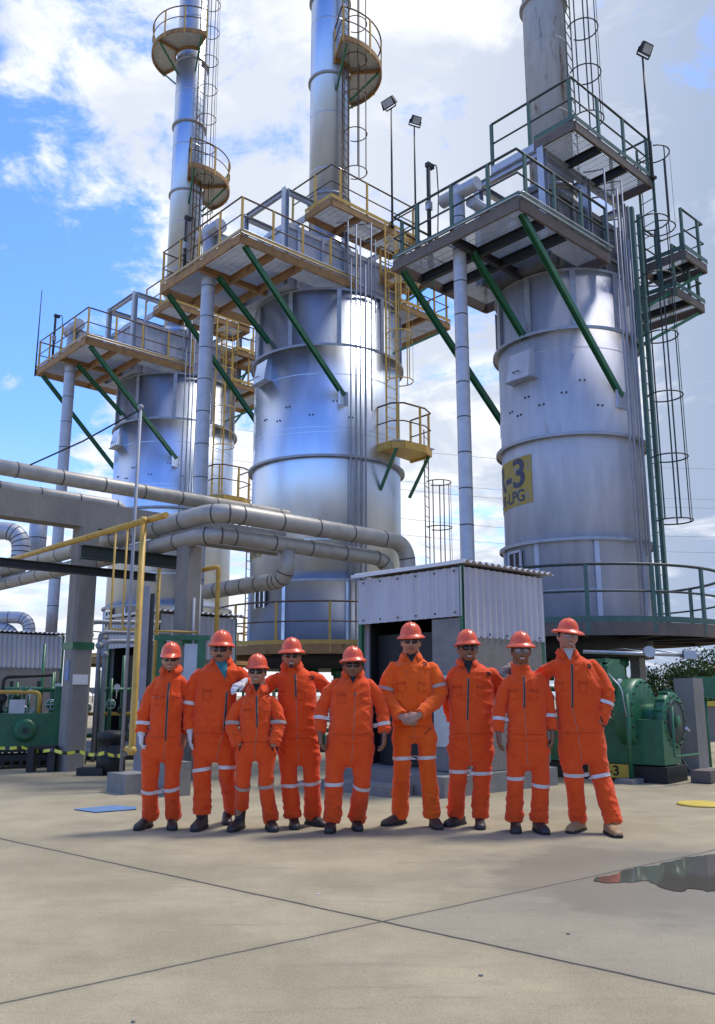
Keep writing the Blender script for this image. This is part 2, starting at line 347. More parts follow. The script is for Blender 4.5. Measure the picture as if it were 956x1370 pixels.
def grating(mb, u0, u1, v0, v1, z, hole=None, step=.045):
    v = v0
    def put(a, b, v):
        if b-a > .03: mb.box(((a+b)/2, v, z), (b-a, .006, .028))
    while v < v1:
        if hole and hole[2] < v < hole[3]:
            put(u0, min(u1, hole[0]), v); put(max(u0, hole[1]), u1, v)
        else: put(u0, u1, v)
        v += step
    u = u0+.1
    while u < u1:
        if not (hole and hole[0] < u < hole[1]): mb.box((u, (v0+v1)/2, z+.008), (.007, v1-v0, .010))
        u += .2
def rect_deck(par, name, u0, u1, v0, v1, z, mf, mbm, mgr, beams_u=(), beams_v=(), hole=None, fh=.20, toe=None):
    gm = MB(); grating(gm, u0+.05, u1-.05, v0+.05, v1-.05, z, hole); d = gm.build(name, mgr, par)
    f = MB(); t = .05
    f.beam((u0, v0, z-fh/2+.02), (u0, v1, z-fh/2+.02), t, fh); f.beam((u1, v0, z-fh/2+.02), (u1, v1, z-fh/2+.02), t, fh)
    f.beam((u0+t/2, v0+.0, z-fh/2+.018), (u1-t/2, v0+.0, z-fh/2+.018), t, fh-.004); f.beam((u0+t/2, v1, z-fh/2+.018), (u1-t/2, v1, z-fh/2+.018), t, fh-.004)
    f.build('edge_beam', mf, d)
    for u in beams_u: MB().ibeam((u, v0+.03, z-fh/2-.02), (u, v1-.03, z-fh/2-.02), .11, fh-.03).build('cross_beam', mbm, d)
    for v in beams_v: MB().ibeam((u0+.03, v, z-fh/2-.03), (u1-.03, v, z-fh/2-.03), .10, fh-.06).build('cross_beam', mbm, d)
    if toe:
        q = MB(); q.beam((u0-.03, v0-.03, z+.09), (u0-.03, v1, z+.09), .008, .11); q.beam((u0-.03, v0-.034, z+.09), (u1, v0-.034, z+.09), .008, .11); q.build('toe_plate', toe, d)
    return d
def ladder(par, p, out, z0, z1, mst, mcage=None, c0=None, c1=None, hoopgap=1.35, w=.42, cr=.37, straps=5, rst=.032):
    out = Vector(out).normalized(); side = Vector((-out.y, out.x, 0)); p = Vector(p)
    l = MB()
    for s in (-1, 1): l.beam(p+side*s*w/2+Vector((0, 0, z0)), p+side*s*w/2+Vector((0, 0, z1)), rst*2, .016 if rst < .05 else .08, up=out)
    lad = l.build('ladder', mst, par)
    rm = MB().tube([p-side*w/2, p+side*w/2], .011, 5).mesh('rung'); rm.materials.append(mst); z = z0+.2
    while z < z1-.1: link('rung', rm, mst, lad, (0, 0, z)); z += .30
    if mcage:
        c0 = c0 if c0 is not None else z0+2.2; c1 = c1 if c1 is not None else z1
        ctr = p+out*(cr*.95)
        def hp(a, z): return ctr+(out*math.cos(a)+side*math.sin(a))*cr+Vector((0, 0, z))
        k = max(1, round((c1-c0)/hoopgap)); am = R(142)
        cm = MB()
        for i in range(k+1):
            z = c0+(c1-c0)*i/k
            cm.tube([hp(-am+2*am*j/20, z) for j in range(21)], .017, 5)
        for j in range(straps):
            a = -R(100)+R(200)*j/(straps-1); cm.beam(hp(a, c0), hp(a, c1), .032, .007, up=out*math.cos(a)+side*math.sin(a))
        cm.build('cage', mcage, lad)
    return lad
def wrap_text(txt, size, R0, ang_c, zc, mat, par, name='lettering', yscale=1.0, xscale=1.0):
    cu = bpy.data.curves.new('txt', 'FONT'); cu.body = txt; cu.size = size; cu.align_x = 'CENTER'; cu.align_y = 'CENTER'; cu.offset = size*.022
    o = bpy.data.objects.new('txt', cu); C.objects.link(o); dg = bpy.context.evaluated_depsgraph_get(); me = bpy.data.meshes.new_from_object(o.evaluated_get(dg)); bpy.data.objects.remove(o)
    bm = bmesh.new(); bm.from_mesh(me); bmesh.ops.triangulate(bm, faces=bm.faces); bmesh.ops.subdivide_edges(bm, edges=[e for e in bm.edges if e.calc_length() > size*.15], cuts=2)
    for v in bm.verts:
        x, y = v.co.x*xscale, v.co.y*yscale
        if R0: a = ang_c+x/R0; v.co = (R0*math.cos(a), R0*math.sin(a), zc+y)
        else: v.co = (x, y, 0)
    bm.to_mesh(me); bm.free(); me.materials.clear()
    return link(name, me, mat, par)
# ------------------------------------------------------------------ fired heaters
def heater(label, cx, cy, q):
    t = thing('furnace', label, 'furnace', (cx, cy, 0), ANG, 'cylindrical furnaces in a row')
    r, zb, zt = q['r'], q['zb'], q['zt']; mm = q['m']
    front = math.atan2(-cy, -cx)-ANG
    def sa(s): return front+math.asin(s)                      # local angle of a spot s across the seen width
    sh = MB().lathe([(r, zb), (r, zt)], 128).build('shell', mm['shell'], t)
    for z in q['seams']: MB().arcbox(r-.01, r+.0035, z-.008, z+.008, 0, 2*math.pi, 96).build('lap_seam', mm['shell'], t)
    for z in q['rings']:
        rg = MB(); rg.arcbox(r-.01, r+.13, z-.012, z+.012, 0, 2*math.pi, 96); rg.arcbox(r+.11, r+.13, z-.055, z-.013, 0, 2*math.pi, 96); rg.build('stiffener_ring', mm['ring'], t)
    rg = MB().arcbox(r-.05, r+.05, zt-.03, zt+.03, 0, 2*math.pi, 96); rg.build('top_ring', mm['ring'], t)
    for k in range(10):
        a = front+R(8)+2*math.pi*k/10; m_ = MB()
        m_.box((r+.035, 0, (q['rings'][0]+zt)/2), (.07, .02, zt-q['rings'][0]-.08)).box((r+.077, 0, (q['rings'][0]+zt)/2), (.012, .13, zt-q['rings'][0]-.08)); o = m_.build('stiffener', mm['ring'], t); o.rotation_euler.z = a
    for k in range(8):
        a = front-R(30)+2*math.pi*k/8; m_ = MB()
        m_.box((r+.03, 0, (zb+q['rings'][-1])/2), (.06, .10, q['rings'][-1]-zb-.1)); o = m_.build('base_stiffener', mm['shell'], t); o.rotation_euler.z = a
    # inspection window low on the left, with louvres
    a = sa(-.80); wz = q['rings'][-1]-.42; m_ = MB().box((r+.015, 0, wz), (.06, .42, .5)); o = m_.build('inspection_window', M['black'], t); o.rotation_euler.z = a
    m_ = MB(); m_.box((r+.05, -.22, wz), (.04, .05, .58)).box((r+.05, .22, wz), (.04, .05, .58)).box((r+.05, 0, wz+.27), (.04, .38, .05)).box((r+.048, 0, wz), (.03, .04, .48)); m_.build('window_frame', mm['shell'], o)
    # hooded access hatch
    a = sa(q['hatch'][0]); hz = q['hatch'][1]; hw = .30; e = r-.05
    poly = [(0, -.33), (.27, -.33), (.27, -.27), (.16, .30), (0, .36)]
    m_ = MB().prism(poly, -hw, hw, Matrix(((1, 0, 0), (0, 0, -1), (0, 1, 0))), (e, 0, hz)); o = m_.build('access_hatch', mm['shell'], t); o.rotation_euler.z = a
    MB().tube([(e+.29, -.08, hz-.2), (e+.33, -.08, hz-.19), (e+.33, .08, hz-.19), (e+.29, .08, hz-.2)], .012, 6).build('handle', M['dark'], o)
    m_ = MB().box((e+.14, 0, hz-.35), (.32, .7, .025)); m_.build('hatch_sill', mm['ring'], o)
    for (s, z) in q['sights']:
        a = sa(s); m_ = MB()
        for dv in (-.05, .05): m_.box((r+.006, dv, z), (.025, .035, .035))
        o = m_.build('sight_port', M['black'], t); o.rotation_euler.z = a
    if q.get('sign'):
        s0, s1, z0, z1, big, small = q['sign']; a0 = sa(max(-.999, s0))-q.get('signext', .35); a1 = sa(s1)
        o = MB().arcbox(r+.004, r+.012, z0, z1, a0, a1, 24).build('number_plate', M['signyellow'], t)
        ac = (a0+a1)/2
        wrap_text(big, (z1-z0)*.82, r+.016, ac, z0+(z1-z0)*.64, M['signink'], o, xscale=1.12)
        wrap_text(small, (z1-z0)*.34, r+.016, ac, z0+(z1-z0)*.18, M['signink'], o, xscale=1.0)
    # floor, legs, burners
    m_ = MB().lathe([(r*.96, zb-.55), (r*.96, zb-.02)], 48); m_.build('burner_floor', M['dark'], t)
    for k in range(6):
        a = 2*math.pi*(k+.5)/6; m_ = MB().ibeam((r*.85, 0, .25), (r*.85, 0, zb-.56), .22, .22, .016, up=(1, 0, 0)); m_.box((r*.85, 0, .125), (.5, .5, .25)); o = m_.build('leg', q['legm'], t); o.rotation_euler.z = a
    for k in range(4):
        a = front+R(-50)+k*R(33); m_ = MB().lathe([(.16, zb-1.0), (.16, zb-.75), (.22, zb-.7), (.22, zb-.56)], 14, (r*.62, 0, 0)); m_.tube(route([(r*.62, 0, zb-1.0), (r*.62, 0, .9), (r*1.12, 0, .9)], .15), .05, 8); o = m_.build('burner', M['green'], t); o.rotation_euler.z = a
    # ring walkway
    ro = q['ro']; zd = zb+.02
    gm = MB().arcbox(r+.03, ro-.05, zd-.03, zd, 0, 2*math.pi, 72); wk = gm.build('walkway', M['grate'], t)
    fb = MB().arcbox(ro-.05, ro, zd-.24, zd-.002, 0, 2*math.pi, 72); fb.build('edge_beam', mm['fascia'], wk)
    fb = MB().arcbox(ro-.01, ro+.006, zd+.002, zd+.11, 0, 2*math.pi, 72); fb.build('toe_plate', mm['toe'], wk)
    for k in range(12):
        o = MB().ibeam((r*.97, 0, zd-.14), (ro-.06, 0, zd-.14), .1, .18).build('bracket', mm['beam'], wk); o.rotation_euler.z = 2*math.pi*k/12+.1
    railing(wk, [((ro-.02)*math.cos(2*math.pi*i/48), (ro-.02)*math.sin(2*math.pi*i/48), zd) for i in range(48)], mm['rail'], mm['post'], 1.08, q['postgap'], True)
    # main platform on the -U side
    zp, uo, hw = q['zp'], q['uo'], q['hw']; ui = q['ui']
    bx = q['box']; hole = (bx[0]+.02, ui+1, bx[2]-.02, bx[3]+.02)
    dk = rect_deck(t, 'platform', uo, ui, -hw, hw, zp, mm['fascia'], mm['beam'], M['grate'], beams_u=(uo+(ui-uo)*.27, uo+(ui-uo)*.5), beams_v=(0,), hole=hole, fh=.24, toe=mm['toe'])
    railing(dk, [(ui, hw, zp), (uo+.02, hw, zp), (uo+.02, .0, zp), (uo+.02, -hw+.02, zp), (ui*.5+uo*.5, -hw+.02, zp), (ui, -hw+.02, zp)], mm['rail'], mm['post'], 1.10, 1.0)
    ubr = q['ubr']
    for (v, ue, ze, u0_) in ((-hw+.1, ubr[0], ubr[1], uo+.2), (0, -r-.02, ubr[2], uo+.65), (hw-.1, ubr[0], ubr[1], uo+.2)):
        vv = v*(r*.985/hw) if v else 0
        ve = math.copysign(math.sqrt(max(.01, (r+.03)**2-ue**2)), v) if v else 0
        m_ = MB(); p0 = Vector((u0_, v, zp-.2)); p1 = Vector((ue, ve, ze)); m_.beam(p0+Vector((0, .05, 0)), p1+Vector((0, .05, 0)), .012, .13); m_.beam(p0-Vector((0, .05, 0)), p1-Vector((0, .05, 0)), .012, .13); m_.beam(p0, p1, .085, .012)
        m_.build('brace', q['bracem'], dk)
        if v: MB().box((ue, ve*1.0, ze-.08), (.34, .07, .40)).build('brace_shoe', mm['shell'], dk)
    # convection box with steel frame
    u0, u1, v0, v1, zc = bx
    m_ = MB().box(((u0+u1)/2+.05, 0, (zt+zc)/2+.03), (u1-u0-.12, v1-v0-.10, zc-zt-.06)); cb = m_.build('convection_box', mm['box'], t)
    for zz in (zt+.35, (zt+zc)/2, zc-.15):
        m_ = MB().box(((u0+u1)/2+.05, 0, zz), (u1-u0-.02, v1-v0+.01, .07)); m_.build('box_rib', mm['box'], cb)
    for k in range(5):
        uu = u0+.5+(u1-u0-.9)*k/4; MB().box((uu, v0+.0, (zt+zc)/2), (.07, .06, zc-zt-.12)).build('box_rib', mm['box'], cb)
    zf = q['zf']
    for uu in (u0, (u0+u1)/2, u1):
        for vv in (v0, v1): MB().ibeam((uu, vv, zt+.06), (uu, vv, zf), .16, .16, .016, up=(1, 0, 0)).build('frame_post', mm['frame'], cb)
    m_ = MB()
    for vv in (v0, v1): m_.ibeam((u0+.08, vv, zf-.09), (u1-.08, vv, zf-.09), .12, .16)
    for uu in (u0, (u0+u1)/2, u1): m_.ibeam((uu, v0+.08, zf-.10), (uu, v1-.08, zf-.10), .12, .16)
    m_.build('frame_beam', mm['frame'], cb)
    MB().box((u0+.16, v0*.35, zc-.25), (.1, .8, .55)).build('header_box', mm['frame'], cb)
    # stack
    rs, us = q['rs'], q['us']
    m_ = MB().lathe([(rs*1.35, zc-.01), (rs+.004, zc+.55)], 48, (us, 0, 0)); m_.build('stack_cone', mm['stack'], t)
    so_ = MB().lathe([(rs, zc+.5), (rs, q['zs'])], 72, (us, 0, 0)).build('stack', mm['stack'], t)
    for z in q['sseams']: MB().lathe([(rs-.01, z-.02), (rs+.005, z-.02), (rs+.005, z+.02), (rs-.01, z+.02)], 56, (us, 0, 0)).build('lap_seam', mm['stack'], so_)
    for z in q['srings']:
        MB().lathe([(rs+.005, z-.035), (rs+.075, z-.035), (rs+.075, z+.035), (rs+.005, z+.035)], 56, (us, 0, 0)).build('stack_ring', mm['ring'], t)
    for (z, a0, a1, wd) in q['splat']:
        e = MB(); e.arcbox(rs+.06, rs+wd-.04, -.02, .01, a0, a1, 28); pl = e.build('stack_platform', M['grate'], t, ); pl.location = (us, 0, z)
        f = MB(); f.arcbox(rs+wd-.04, rs+wd, -.16, .02, a0, a1, 28); f.arcbox(rs+.05, rs+.09, -.16, -.021, a0, a1, 28)
        for a in (a0, (a0+a1)/2, a1): f.beam((math.cos(a)*(rs+.09), math.sin(a)*(rs+.09), -.09), (math.cos(a)*(rs+wd-.045), math.sin(a)*(rs+wd-.045), -.09), .05, .12)
        f.build('edge_beam', q['sfas'], pl)
        for a in (a0+.12, (a0+a1)/2, a1-.12): MB().beam((math.cos(a)*(rs+wd-.12), math.sin(a)*(rs+wd-.12), -.17), (math.cos(a)*(rs+.03), math.sin(a)*(rs+.03), -1.15), .06, .06).build('brace', q['bracem'], pl)
        rp = [((rs+wd-.02)*math.cos(a0+(a1-a0)*i/20), (rs+wd-.02)*math.sin(a0+(a1-a0)*i/20), 0) for i in range(21)]
        railing(pl, [((rs+.1)*math.cos(a0), (rs+.1)*math.sin(a0), 0)]+rp, mm['rail'], mm['post'], 1.05, .95)
    # upper walkway beside the stack
    w0, w1, wv0, wv1, zw = q['upper']
    up = rect_deck(t, 'upper_platform', w0, w1, wv0, wv1, zw, mm['fascia'], mm['beam'], M['grate'], beams_u=(w0+(w1-w0)*.33, w0+(w1-w0)*.66), fh=.22, toe=mm['toe'])
    railing(up, [(w0+.02, q['upv'], zw), (w0+.02, wv0+.02, zw), ((w0+w1)/2, wv0+.02, zw), (w1-.02, wv0+.02, zw), (w1-.02, wv1, zw)], mm['rail'], mm['post'], 1.10, 1.15)
    MB().beam((w0, wv1, zw-.12), (w0, q['upv'], zw-.12), .08, .18).build('support_beam', mm['frame'], up)
    # rear landing and high landing on the right
    for k, (a, b, c, d, z) in enumerate(q['land']):
        ld = rect_deck(t, 'landing', a, b, c, d, z, mm['fascia'], mm['beam'], M['grate'], beams_u=((a+b)/2,), fh=.2, toe=mm['toe'])
        railing(ld, [(a+.02, c+.02, z), (b-.02, c+.02, z), (b-.02, d-.02, z), (a, d-.02, z)] if k else [(a, c+.02, z), (b-.02, c+.02, z), (b-.02, d-.02, z)], mm['rail'], mm['post'], 1.1, .8)
        rr = r*.92
        for vv in (c+.1, d-.1): MB().beam((b-.1, vv, z-.2), (math.sqrt(max(.05, rr*rr-min(vv*vv, rr*rr*.9))), max(-rr, vv), z-1.7), .07, .07).build('brace', q['bracem'], ld)
    # pipes and conduits
    for (uu, vv, z0, z1, rr) in q['conduits']: MB().tube([(uu, vv, z0), (uu, vv, (z0+z1)/2), (uu, vv, z1), (uu, vv+.5, z1+.15)], rr, 8).build('conduit', M['conduit'], t)
    for (du, dv) in ((0, 0), (.16, .05)):
        m_ = MB().tube(route([(uo-.06+du*.3, hw*.9, zp+.05+du*.4), (uo-.06+du*.3, -hw-.05-dv, zp+.05+du*.4), (ui, -hw-.07-dv, zp+.05+du*.4)], .08), .018, 6); m_.build('conduit', M['galv'], dk)
    # vent pipe through the platform, with tee
    pu, pv, pr = q['vent']; z0 = q['ventz']
    zs_ = [z0+(zp+1.35-z0)*i/12 for i in range(13)]
    m_ = MB().tube([(pu, pv, z) for z in zs_], pr, 18); n0 = len(m_.f)
    for z in zs_[1:-1]: m_.lathe([(pr+.004, z-.012), (pr+.004, z+.012)], 18, (pu, pv, 0), cap=False)
    m_.mk.append((n0, len(m_.f))); vp = m_.build('insulated_pipe', [M['pipelight'], M['joint']], t)
    m_ = MB().tube([(pu, pv-.55, zp+1.2), (pu, pv+.45, zp+1.2)], pr*1.05, 16); m_.tube([(pu+.1, pv-.25, zp+.95), (pu+1.0, pv-.25, zp+.95)], pr*.9, 16); m_.tube([(bx[0]-.02, pv-.25, zp+.95), (bx[0]+.1, pv-.25, zp+.95)], pr*.9, 12); m_.build('tee', M['pipelight'], vp)
    for l in q['ladders']: ladder(t, *l[:4], mst=l[4], mcage=l[5], c0=l[6], c1=l[7], rst=l[8] if len(l) > 8 else .032)
    return t, sa
YM = dict(shell=M['alu'], ring=M['band'], fascia=M['yelrust'], toe=M['yellow'], beam=M['yelrust'], rail=M['raildark'], post=M['yellow'], box=M['alu_dull'], frame=M['galv'], stack=M['stack'])
M['soot'] = pm('sooty_casing', (.17, .165, .17), (.07, .068, .07), 2.5, .7, .2, .08, 12, rust=(.14, .09, .06), rustamt=.58)
GM = dict(shell=M['alu_dull'], ring=M['band'], fascia=M['rustbrown'], toe=M['greengrey'], beam=M['dark'], rail=M['greendark'], post=M['greengrey'], box=M['soot'], frame=M['galv'], stack=M['stack_old'])
q3 = dict(r=1.55, zb=2.5, zt=10.3, m=GM, rings=[8.94, 6.58, 4.35], seams=[3.3, 6.3, 8.5], hatch=(-.59, 8.28), sights=[(-.8, 7.35), (-.56, 7.55), (-.36, 7.3), (-.05, 7.5), (.2, 7.75), (.42, 7.2), (-.68, 7.2)],
    sign=(-.93, -.535, 5.2, 6.26, 'R-3', 'OR-LPG'), signext=.42, legm=M['concrete'], ro=3.0, postgap=1.25, zp=10.55, uo=-3.94, ui=-.75, hw=1.70, box=(-1.9, 1.5, -.9, .9, 12.3), ubr=(-.35, 7.45, 8.9), bracem=M['green'], zf=13.0,
    rs=.52, us=-.2, zs=24, sseams=[15, 17, 19, 21], srings=[12.95, 18.2], splat=[], sfas=M['rustbrown'], upper=(-1.93, 1.31, -1.76, -.75, 13.2), upv=.45, land=[(1.6, 3.0, -2.0, -.4, 10.45), (1.55, 2.65, -2.3, -1.2, 11.25)],
    conduits=[(-.42, -1.72, 2.6, 11.3, .02), (-.30, -1.74, 2.6, 12.3, .026), (-.20, -1.76, 9.5, 11.6, .02), (-.08, -1.74, 4, 12.6, .02), (.08, -1.72, 3, 11.2, .03), (-.6, -1.80, 10.6, 12.0, .02), (-.9, -1.80, 10.6, 12.5, .02)], vent=(-3.45, .22, .14), ventz=3.0,
    ladders=[((.38, -1.78, 0), (.15, -1, 0), 2.55, 12.0, M['greengrey'], M['greendark'], 4.75, 11.6, .055), ((1.45, -1.55, 0), (1, -.2, 0), 10.5, 14.3, M['greengrey'], M['greendark'], 12.2, 14.2), ((-.1, -.62, 0), (.25, -1, 0), 13.3, 23.5, M['greendark'], M['greendark'], 14.6, 23.4)])
f3, sa3 = heater('right furnace, dull grey shell with faded yellow number sign and green railings', 4.85, 19.0, q3)
q2 = dict(r=2.2, zb=2.44, zt=12.55, m=YM, rings=[10.85, 7.63, 4.22], seams=[5.3, 8.3, 8.45, 10.0], hatch=(-.82, 10.35), sights=[(-.8, 8.9), (-.5, 9.1), (-.2, 8.8), (.1, 9.2), (.3, 8.75), (-.62, 8.75)],
    sign=(-.97, -.82, 4.95, 5.65, 'R-2', 'OR-LPG'), signext=.25, legm=M['green'], ro=3.15, postgap=1.45, zp=12.85, uo=-4.7, ui=-.6, hw=2.0, box=(-2.5, 2.1, -1.0, 1.0, 14.6), ubr=(-1.07, 9.35, 11.2), bracem=M['green'], zf=15.6,
    rs=.63, us=.0, zs=33, sseams=[17.5, 19.5, 23, 25.5, 29], srings=[16.6, 20.9, 24.0, 26.9], splat=[(21.4, R(-118), R(22), 1.1), (27.4, R(105), R(258), 1.05)], sfas=M['yelrust'], upper=(-1.7, 1.8, -2.1, -.95, 15.1), upv=-.3, land=[(1.0, 3.2, -2.2, .2, 12.7), (1.2, 2.5, -2.2, -1.1, 14.0)],
    conduits=[(-.95, -2.12, 2.6, 13.5, .022), (-.8, -2.17, 2.6, 14.6, .026), (-.66, -2.2, 4, 14.2, .022), (-.5, -2.24, 2.6, 13.4, .03), (-.3, -2.28, 9, 14.8, .022), (-1.1, -2.15, 12.9, 14.6, .02), (-.15, -2.3, 12, 14.3, .02)], vent=(-4.2, .25, .19), ventz=3.2,
    ladders=[((.35, -2.42, 0), (0, -1, 0), 8.1, 15.0, M['yellow'], M['yellow'], 9.9, 14.2), ((2.0, -2.2, 0), (.5, -1, 0), 2.5, 8.9, M['raildark'], M['raildark'], 4.6, 7.3), ((.0, -.80, 0), (.35, -1, 0), 15.2, 32, M['raildark'], M['raildark'], 17.2, 32)])
f2, sa2 = heater('middle furnace, bright shiny shell with yellow platforms and blue tinted stack', -.92, 25.1, q2)
def balcony():
    bal = MB(); grating(bal, 0, 1.5, -3.0, -2.2, 8.08); d = bal.build('balcony', M['grate'], f2)
    poly = [(0, -2.18), (0, -2.75), (.25, -3.0), (1.05, -3.05), (1.5, -2.85), (1.55, -2.0)]
    e = MB()
    for i in range(5): e.beam((*poly[i], 7.99), (*poly[i+1], 7.99), .06, .22)
    e.prism(poly, 7.93, 7.95); e.build('edge_beam', M['yellow'], d)
    railing(d, [(*p, 8.09) for p in poly], M['raildark'], M['yellow'], 1.1, .7)
    for u in (.1, 1.4): MB().beam((u, -2.85, 7.88), (u, -2.2+.1*u, 6.8), .07, .07).build('brace', M['green'], d)
balcony()
f1 = dup(f2, skip=('number_plate',)); f1.location = (-6.93, 31.7, 0)
f1['label'] = 'far left furnace, seen behind the concrete beam and pipes, stack with round platforms'
# ------------------------------------------------------------------ floodlights and instrument posts
def furn(f, u, v, z): return Vector(f.location)+U*u+V*v+Vector((0, 0, z))
def floodlight(base, h, label, yaw, lamp=.30):
    t = thing('floodlight', label, 'floodlight', base, yaw, 'floodlights on furnace platforms')
    MB().tube([(0, 0, 0), (0, 0, h*.55), (0, 0, h)], [.035, .03, .022], 8).build('pole', M['dark'], t)
    MB().box((0, 0, .03), (.16, .16, .06)).build('base', M['dark'], t)
    RX = Matrix.Rotation(R(-50), 3, 'X'); c = Vector((0, -.12, h+.14))
    hd = MB().prism([(-lamp*.5, -.13), (lamp*.5, -.13), (lamp*.62, .13), (-lamp*.62, .13)], -.05, .05, RX, c).build('lamp_head', M['dark'], t)
    MB().box(c+RX @ Vector((0, 0, -.056)), (lamp*.85, .2, .012), M=RX).build('lens', M['glass'], hd)
    m_ = MB().beam((-.2, 0, h+.0), (.2, 0, h+.0), .03, .03); m_.beam((-.2, 0, h), (-.2, -.1, h+.14), .02, .03); m_.beam((.2, 0, h), (.2, -.1, h+.14), .02, .03); m_.build('yoke', M['dark'], t)
floodlight(furn(f3, 1.27, -1.80, 13.2), 3.35, 'floodlight on a thin pole at the end of the green upper platform', R(30))
floodlight(furn(f2, .70, -2.16, 15.1), 4.1, 'larger tilted floodlight of the yellow upper platform, left of two', R(-45), .45)
floodlight(furn(f2, 1.76, -2.14, 15.1), 4.0, 'smaller floodlight at right end of the yellow upper platform', R(25))
def ipost(base, h, label):
    t = thing('instrument_post', label, 'instrument post', base, ANG)
    MB().tube([(0, 0, 0), (0, 0, h)], .045, 8).build('post', M['dark'], t)
    MB().box((0, 0, h*.5), (.12, .1, .2)).build('junction_box', M['galv'], t)
    MB().box((.05, 0, h+.04), (.2, .1, .1)).build('sensor', M['dark'], t)
    MB().tube(route([(.08, -.05, h+.05), (.22, -.05, h+.12), (.26, -.05, h*.7), (.2, -.05, .1)], .1), .014, 6).build('cable', M['dark'], t)
ipost(furn(f3, -3.8, .75, 10.6), 1.9, 'dark instrument post with looped cable on the green platform')
ipost(furn(f1, -4.6, .9, 12.9), 1.7, 'dark instrument post with looped cable on the far left platform')
ipost(furn(f2, -4.6, .9, 12.9), 1.7, 'dark instrument post with looped cable on the middle yellow platform')
b = furn(f1, -4.75, 2.0, 12.6); tag(MB().tube([(0, 0, 0), (0, 0, 1.6), (0, 0, 3.4)], [.03, .022, .014], 6).build('lightning_rod', M['dark'], None), 'thin lightning rod rising from the corner of the far left platform', 'lightning rod').location = b
# ------------------------------------------------------------------ insulated pipework
def ipipe(label, pts, r, bend, mat='pipe', gap=.75, sup=None):
    path = route(pts, bend, 9); o0 = path[0].copy(); path = [p-o0 for p in path]
    t = thing('insulated_pipe', label, 'pipe', o0, 0, 'insulated pipes')
    m_ = MB().tube(path, r, 20); n0 = len(m_.f); acc = 0; nxt = .35
    for i in range(len(path)-1):
        a, b = path[i], path[i+1]; L = (b-a).length; d = (b-a)/max(L, 1e-6)
        bendy = L < bend*.4
        while nxt <= acc+L:
            p = a+d*(nxt-acc); m_.tube([p-d*.011, p+d*.011], r+.005, 20, cap=False); nxt += (gap*.28 if bendy else gap)
        acc += L
    m_.mk.append((n0, len(m_.f))); m_.build('jacket', [M[mat], M['joint']], t)
    return t
Z3 = Vector((0, 0, 1))
B1 = W(290, 684, 12.6); ipipe('upper pipe of the bent pair, elbow over the concrete column', [B1+V*9.5, B1, B1+U*4.05, B1+U*4.05-Z3*2.4], .145, .42)
B2 = W(281, 709, 12.75); B2.z = B1.z-.31; ipipe('lower pipe of the bent pair, running just under its twin', [B2+V*9.5, B2, B2+U*3.75, B2+U*3.75-Z3*2.2], .13, .38)
q = B2+U*1.45; ipipe('short branch pipe dropping from the lower bent pipe and turning left', [q-Z3*.10, q-Z3*.56, q-Z3*.56+V*2.3], .135, .32, gap=.4)
B3 = W(-40, 618, 13.75); ipipe('high straight pipe running above the concrete beam', [B3-U*2, B3+U*6.6], .135, .3, gap=.8)
B4 = W(-40, 645, 13.6); ipipe('thin pipe lying on the concrete beam under the high pipe', [B4-U*2, B4+U*2.75, B4+U*2.75-Z3*.8], .10, .3, gap=.7)
for (x0, y0, yy, lab) in ((40, 826, 861, 'outer grey arched pipe above the left shed roof'), (20, 840, 861, 'inner grey arched pipe above the left shed roof')):
    a = W(x0, y0, 27.5); ipipe(lab, [a-Vector((2.6, 0, 0)), a, a-Z3*1.9], .19 if x0 > 30 else .16, .45, 'pipelight', .4)
a = W(-30, 710, 19); ipipe('grey pipe bending down at left edge behind the beam', [a, a+Vector((1.0, 0, 0)), a+Vector((1.0, 0, -1.0)), a+Vector((-1, -.5, -1.0))], .2, .45, 'pipelight', .4)
a = W(52, 695, 20); ipipe('short upright grey pipe below the beam at left', [a+Z3*.3, a-Z3*1.2], .2, .3, 'pipelight', .4)
# ------------------------------------------------------------------ pipe rack: columns, beam
def column(px, py, w, ztop, label, label_plate=False, Y=None):
    g0 = G(px, py) if Y is None else W(px, 1000, Y); g0.z = 0
    t = thing('concrete_column', label, 'column', g0, ANG, 'concrete rack columns'); h = w/2; c = .05
    poly = [(-h+c, -h), (h-c, -h), (h, -h+c), (h, h-c), (h-c, h), (-h+c, h), (-h, h-c), (-h, -h+c)]
    MB().prism(poly, 0, ztop).build('shaft', M['concrete'], t)
    MB().box((0, 0, 2.0), (w+.02, w+.02, .12)).build('clamp_band', M['green'], t)
    MB().box((-.02, -h-.008, 1.45), (.26, .012, .16)).build('notice_plate', M['white'], t)
    MB().box((-h-.008, -.03, 1.6), (.012, .14, .34)).build('safety_plate', M['blueplastic'], t)
    return t
c1 = column(94, 1031, .36, 4.0, 'left concrete column carrying the beam, with small notice plates')
c2 = column(243, 1050, .32, 3.45, 'right concrete column under the pipe elbow', Y=13.3)
p = Vector(c1.location)
bm_ = thing('concrete_beam', 'weathered concrete beam across the left columns', 'beam', (p.x, p.y, 4.0), ANG)
MB().box((0.2, 0, .22), (8.0, .35, .44)).build('girder', M['concrete'], bm_)
# green steel bracket beams under the pipes
a = W(108, 738, 13.0); o = MB().ibeam((0, 0, 0), U*2.0, .16, .20).build('steel_beam', M['greendark'], None); o.location = a; tag(o, 'dark green steel beam under the bent pipes, at the right column', 'beam')
a = W(-10, 751, 12.9); o = MB().ibeam((0, 0, 0), U*2.75, .12, .13).build('steel_beam', M['dark'], None); o.location = a; tag(o, 'long dark steel beam below the yellow gas pipes', 'beam')
